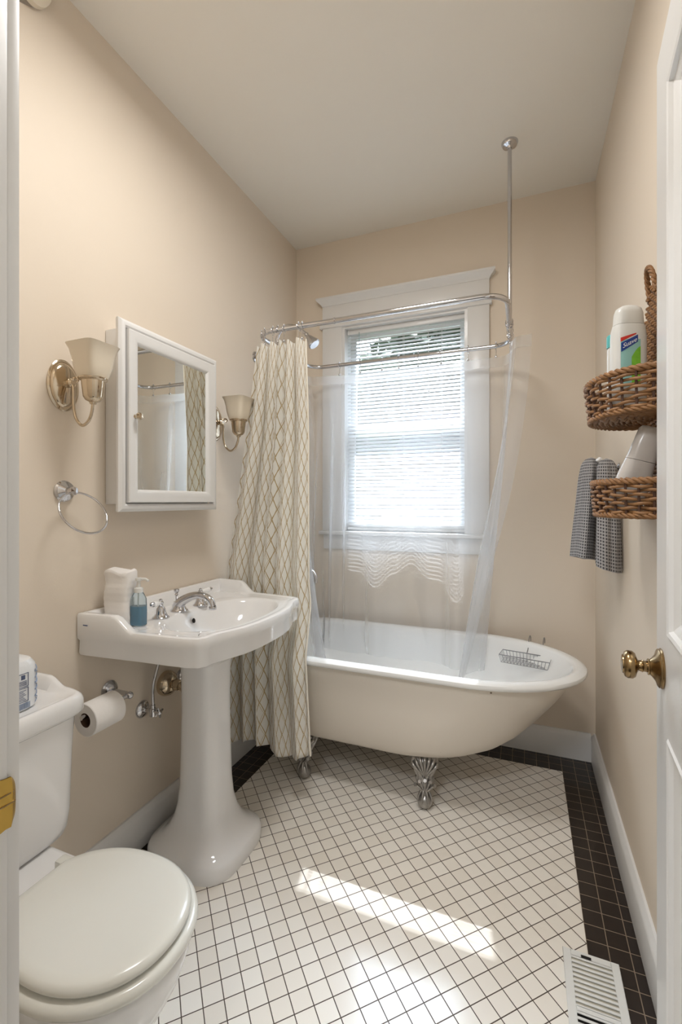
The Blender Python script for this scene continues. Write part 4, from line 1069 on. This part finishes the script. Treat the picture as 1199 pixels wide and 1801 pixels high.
while z < 1.785:
    w = panw(z); n = 40; P = []
    for k in range(n+1):
        y = -w+2*w*k/n; P.append(Vector((XR-0.010-0.0045*math.sin(y*2*PI/0.032+(r % 2)*PI), CYB+y, z+0.001*math.sin(k))))
    tube(bm, P, 0.0044, 6, squash=0.8); z += 0.0105; r += 1
wb.part('back_panel', bm, 'wicker', sharp=60)
bm = B()
for k in range(6):
    y = -0.080+0.032*k; zt = 1.62+0.165*(1-(abs(y)/0.088)**2)
    tube(bm, [(XR-0.010, CYB+y, 1.195), (XR-0.010, CYB+y, zt)], 0.003, 6)
wb.part('panel_stakes', bm, 'wickerdark')
for q_ in range(1):
    bm = B()
    for ph in (0, PI*2/3, PI*4/3):
        P = []
        for k in range(61):
            t = PI*k/60; c = Vector((XR-0.012-0.012*math.sin(t), CYB+0.032*math.cos(t)+0.0, 1.745+0.072*math.sin(t)))
            d = Vector((0, math.cos(t), math.sin(t))); an = k*0.5+ph
            P.append(c+d*0.004*math.cos(an)+Vector((0.004*math.sin(an), 0, 0)))
        tube(bm, P, 0.0035, 6)
    wb.part('handle', bm, 'wicker', sharp=60)

# bottles
def bottle(name, label, c, w, d, prof, m, rot, tiltx=None):
    t = Thing(name, label, 'bottle', c)
    bm = B(); loft(bm, [sup(c[0], c[1], w*a, d*b, c[2]+z, 48, e, rot) for a, b, z, e in prof])
    return t, bm
rotb = math.radians(22)
c = (0.236, 1.298, 1.442)
t, bm = bottle('shampoo_bottle', 'large white shampoo bottle with green and blue label in the upper basket', c, 0.040, 0.022, [(0.9, 0.88, 0.0, 3), (0.99, 0.98, 0.006, 3), (1.0, 1.0, 0.10, 3), (1.0, 1.0, 0.185, 3), (0.97, 0.97, 0.205, 3), (0.88, 0.90, 0.219, 3)], 'plast', rotb)
t.part('body', bm, 'plast', sharp=60)
bm = B(); loft(bm, [sup(c[0], c[1], 0.040*a, 0.022*b, c[2]+z, 48, 3, rotb) for a, b, z in ((0.86, 0.88, 0.220), (0.84, 0.9, 0.224), (0.80, 0.88, 0.248), (0.70, 0.76, 0.260), (0.45, 0.5, 0.266))]); t.part('cap', bm, 'plast', sharp=60)
bx = Vector((math.cos(rotb), math.sin(rotb), 0)); bn = Vector((math.sin(rotb), -math.cos(rotb), 0))
def bface(s, z, lift=0.0006):       # point on the bottle front: s across, z up
    e = 3; r = (1-min(0.999, abs(s)/0.040)**e)**(1/e)
    return Vector(c)+bx*s+bn*(0.022*r+lift)+Vector((0, 0, z))
def patch(bm, poly, lift):          # poly: rows of (s0,s1,z) left edge / right edge
    rows = []
    for (s0, s1, z0, z1) in poly:
        pass
def quadpatch(fs, s0, s1, lift, n=12):
    """fs(s)->(zlow,zhigh)"""
    bm = B(); R = []
    for k in range(n+1):
        s = s0+(s1-s0)*k/n; a, b = fs(s); R.append([bface(s, a, lift), bface(s, b, lift)])
    loft(bm, R, closed=False); return bm
lb = t.part('front_label', quadpatch(lambda s: (0.065, 0.180), -0.030, 0.016, 0.0004), 'aqua', sharp=180)
t.part('green_print', quadpatch(lambda s: (0.065, 0.133+0.9*(s+0.008)+0.010*math.sin((s+0.008)*90)), -0.006, 0.0158, 0.0007), 'green', parent=lb, sharp=180)
t.part('blue_banner', quadpatch(lambda s: (0.149+0.62*(s+0.030), 0.171+0.50*(s+0.030)), -0.0295, 0.009, 0.0010), 'blue', parent=lb, sharp=180)
t.part('red_stripe', quadpatch(lambda s: (0.174+0.50*(s+0.030), 0.184+0.30*(s+0.030)), -0.0305, 0.005, 0.0010), 'red', parent=lb, sharp=180)
tm = text_mesh('Suave', 0.0155, 0.0003, 0.2)
sl = 0.52; zx = (bx+Vector((0, 0, sl))).normalized(); zy = Vector((0, 0, 1))
for v in tm.verts:
    s = -0.0105+v.co.x*0.92; z = 0.1705+v.co.y+v.co.x*sl*0.9
    v.co = bface(s, z-0.0, 0.0013+v.co.z*0.5)
t.part('lettering', tm, 'white', parent=lb, sharp=180)
c2 = (0.228, 1.432, 1.442)
t, bm = bottle('lotion_bottle', 'slim white bottle with teal cap standing behind the shampoo bottle', c2, 0.018, 0.014, [(0.9, 0.9, 0, 2.5), (1, 1, 0.005, 2.5), (1, 1, 0.20, 2.5), (0.9, 0.9, 0.21, 2.5)], 'plast', 0.3)
t.part('body', bm, 'plast', sharp=60)
bm = B(); loft(bm, [sup(c2[0], c2[1], 0.019*a, 0.015*a, c2[2]+z, 32, 2.5, 0.3) for a, z in ((0.98, 0.208), (1, 0.211), (1, 0.238), (0.9, 0.242))]); t.part('cap', bm, 'teal', sharp=60)
# leaning bottle in the lower basket
c4 = Vector((0.222, 1.300, 1.205))
t = Thing('leaning_bottle', 'pearl grey bottle leaning towards the wall in the lower basket', 'bottle', c4)
axl = Vector((0.30, -0.10, 1.0)).normalized(); qx = Vector((1, 0.3, 0)); qx = (qx-axl*qx.dot(axl)).normalized(); qy = axl.cross(qx)
def lring(a, b, h, n=40, e=2.6):
    o = []
    for k in range(n):
        tt = 2*PI*k/n; cs, sn = math.cos(tt), math.sin(tt); r = (abs(cs)**e+abs(sn)**e)**(-1/e)
        o.append(c4+qx*a*cs*r+qy*b*sn*r+axl*h)
    return o
bm = B(); loft(bm, [lring(0.036, 0.020, 0.0), lring(0.038, 0.022, 0.006), lring(0.038, 0.022, 0.09), lring(0.033, 0.020, 0.13)]); t.part('body', bm, 'greyplast', sharp=60)
bm = B(); loft(bm, [lring(0.033, 0.021, 0.131), lring(0.0325, 0.021, 0.134), lring(0.027, 0.018, 0.205), lring(0.022, 0.014, 0.212)]); t.part('cap', bm, 'greyplast', sharp=60)

# hook and waffle towel (right wall)
hk = Thing('robe_hook', 'white and chrome hook on the right wall holding the grey towel', 'hook', (XR, 1.86, 1.355))
bm = B(); lathe(bm, [(0, 0), (0.016, 0), (0.016, 0.004), (0.008, 0.008), (0.006, 0.02), (0.006, 0.045), (0, 0.045)], (XR, 1.862, 1.352), (-1, 0, 0), 24); tube(bm, catmull([(XR-0.03, 1.862, 1.352), (XR-0.052, 1.862, 1.350), (XR-0.060, 1.862, 1.365), (XR-0.058, 1.862, 1.380)], 5), 0.005, 8); hk.part('hook_arm', bm, 'chrome')
bm = B(); lathe(bm, [(0, -0.002), (0.009, 0.0), (0.011, 0.006), (0.009, 0.012), (0, 0.014)], (XR-0.060, 1.862, 1.376), (-0.6, -0.4, 0.6), 20); hk.part('knob_end', bm, 'porc')
def towel(bmh, y0, y1, xo0, xo1, z0, z1, ph, nf, slant, uw, vh, topw=0.25):
    """folded hanging cloth lobe as a closed sheet loop"""
    bm = B(); uv = bm.loops.layers.uv.new('UVMap'); NU, NV = 120, 60; G = []
    for j in range(NV+1):
        v = j/NV; z = z1-(z1-z0)*v; row = []
        open_ = topw+(1-topw)*interp(v, [(0, 0), (0.25, 0.45), (1, 1)])
        yc = (y0+y1)/2+slant[1]*v; xc = (xo0+xo1)/2+slant[0]*v
        dome = math.sqrt(max(0.0, 1-(1-min(1, v/0.10))**2))
        for i in range(NU):
            t = 2*PI*i/NU
            ry = (y1-y0)/2*open_*(0.08+0.92*dome); rx = (xo1-xo0)/2*(0.55+0.45*open_)*(0.08+0.92*dome)
            f = 1+0.16*math.sin(nf*t+ph)*min(1, v*2.5+0.2)+0.05*math.sin((nf*2+1)*t+2*v)
            sx = xc+rx*math.cos(t)*f; sy = yc+ry*math.sin(t)*f
            k = math.cos(min(1, 1) * 0)
            sx = min(sx, XR-0.004)
            row.append(bm.verts.new((sx, sy, z - 0.012*math.sin(t+ph)*v)))
        G.append(row)
    for j in range(NV):
        for i in range(NU):
            k = (i+1) % NU
            f = bm.faces.new((G[j][i], G[j][k], G[j+1][k], G[j+1][i]))
            for l, (a, b) in zip(f.loops, ((i, j), (i+1, j), (i+1, j+1), (i, j+1))): l[uv].uv = (a/NU*uw, (1-b/NV)*vh)
    f = bm.faces.new(G[0])
    return bm
tw = Thing('hand_towel', 'grey waffle weave hand towel draped on the right wall hook behind the lower basket', 'towel', (XR-0.05, 1.88, 1.02))
tw.part('front_fold', towel(None, 1.800, 1.985, XR-0.125, XR-0.045, 1.018, 1.392, 0.5, 3, (-0.022, 0.035), 0.40, 0.36, 0.42), 'towel', sharp=180)
tw.part('rear_fold', towel(None, 1.765, 1.860, XR-0.085, XR-0.010, 1.000, 1.380, 1.9, 3, (0.0, -0.012), 0.30, 0.36, 0.5), 'towel', sharp=180)

# ------------------------------------------------------------------ floor register
rx0, rx1, ry0, ry1 = 0.097, 0.232, 1.085, 1.392
fr = Thing('floor_register', 'white metal floor register with slots at the edge of the tiles', 'air vent', ((rx0+rx1)/2, (ry0+ry1)/2, 0))
bm = B(); T = 0.006
bx_ = 0.020
def flange(bm):
    # sloped border
    for a in ((rx0, rx0+bx_, ry0, ry1), (rx1-bx_, rx1, ry0, ry1), (rx0+bx_, rx1-bx_, ry1-0.020, ry1), (rx0+bx_, rx1-bx_, ry0, ry0+0.02), (rx0+bx_, rx1-bx_, ry1-0.165, ry1-0.150)):
        box(bm, a[0], a[1], a[2], a[3], 0.0005, T, 0.0012, 1)
flange(bm); fr.part('frame', bm, 'plast')
bm = B()
for (s, e, n) in ((ry1-0.150, ry1-0.020, 10), (ry0+0.02, ry1-0.165, 9)):
    for k in range(n+1):
        y = s+(e-s)*k/n
        box(bm, rx0+bx_-0.001, rx1-bx_+0.001, y-0.0032, y+0.0032, 0.003, T, 0.001, 1)
fr.part('louvre_bars', bm, 'plast')
bm = B(); box(bm, rx0+0.012, rx1-0.012, ry0+0.012, ry1-0.165, 0.0003, 0.0010); fr.part('duct_opening', bm, 'dark')
bm = B()
for k in range(11):
    y = ry1-0.150+0.0130*k+0.001
    vs = [Vector((x, yy, zz)) for x in (rx0+bx_, rx1-bx_) for (yy, zz) in ((y-0.006, 0.0012), (y+0.006, 0.0032), (y+0.006, 0.0022))]
    loft(bm, [vs[:3], vs[3:]])
fr.part('damper_blades', bm, mat('dusty_damper', (190, 184, 168), 0.7, vary=0.2, vscale=50))
bm = B(); tube(bm, [(rx0+0.044, ry1-0.014, T), (rx0+0.068, ry1-0.0142, T)], 0.0035, 8); fr.part('damper_lever', bm, 'dark')
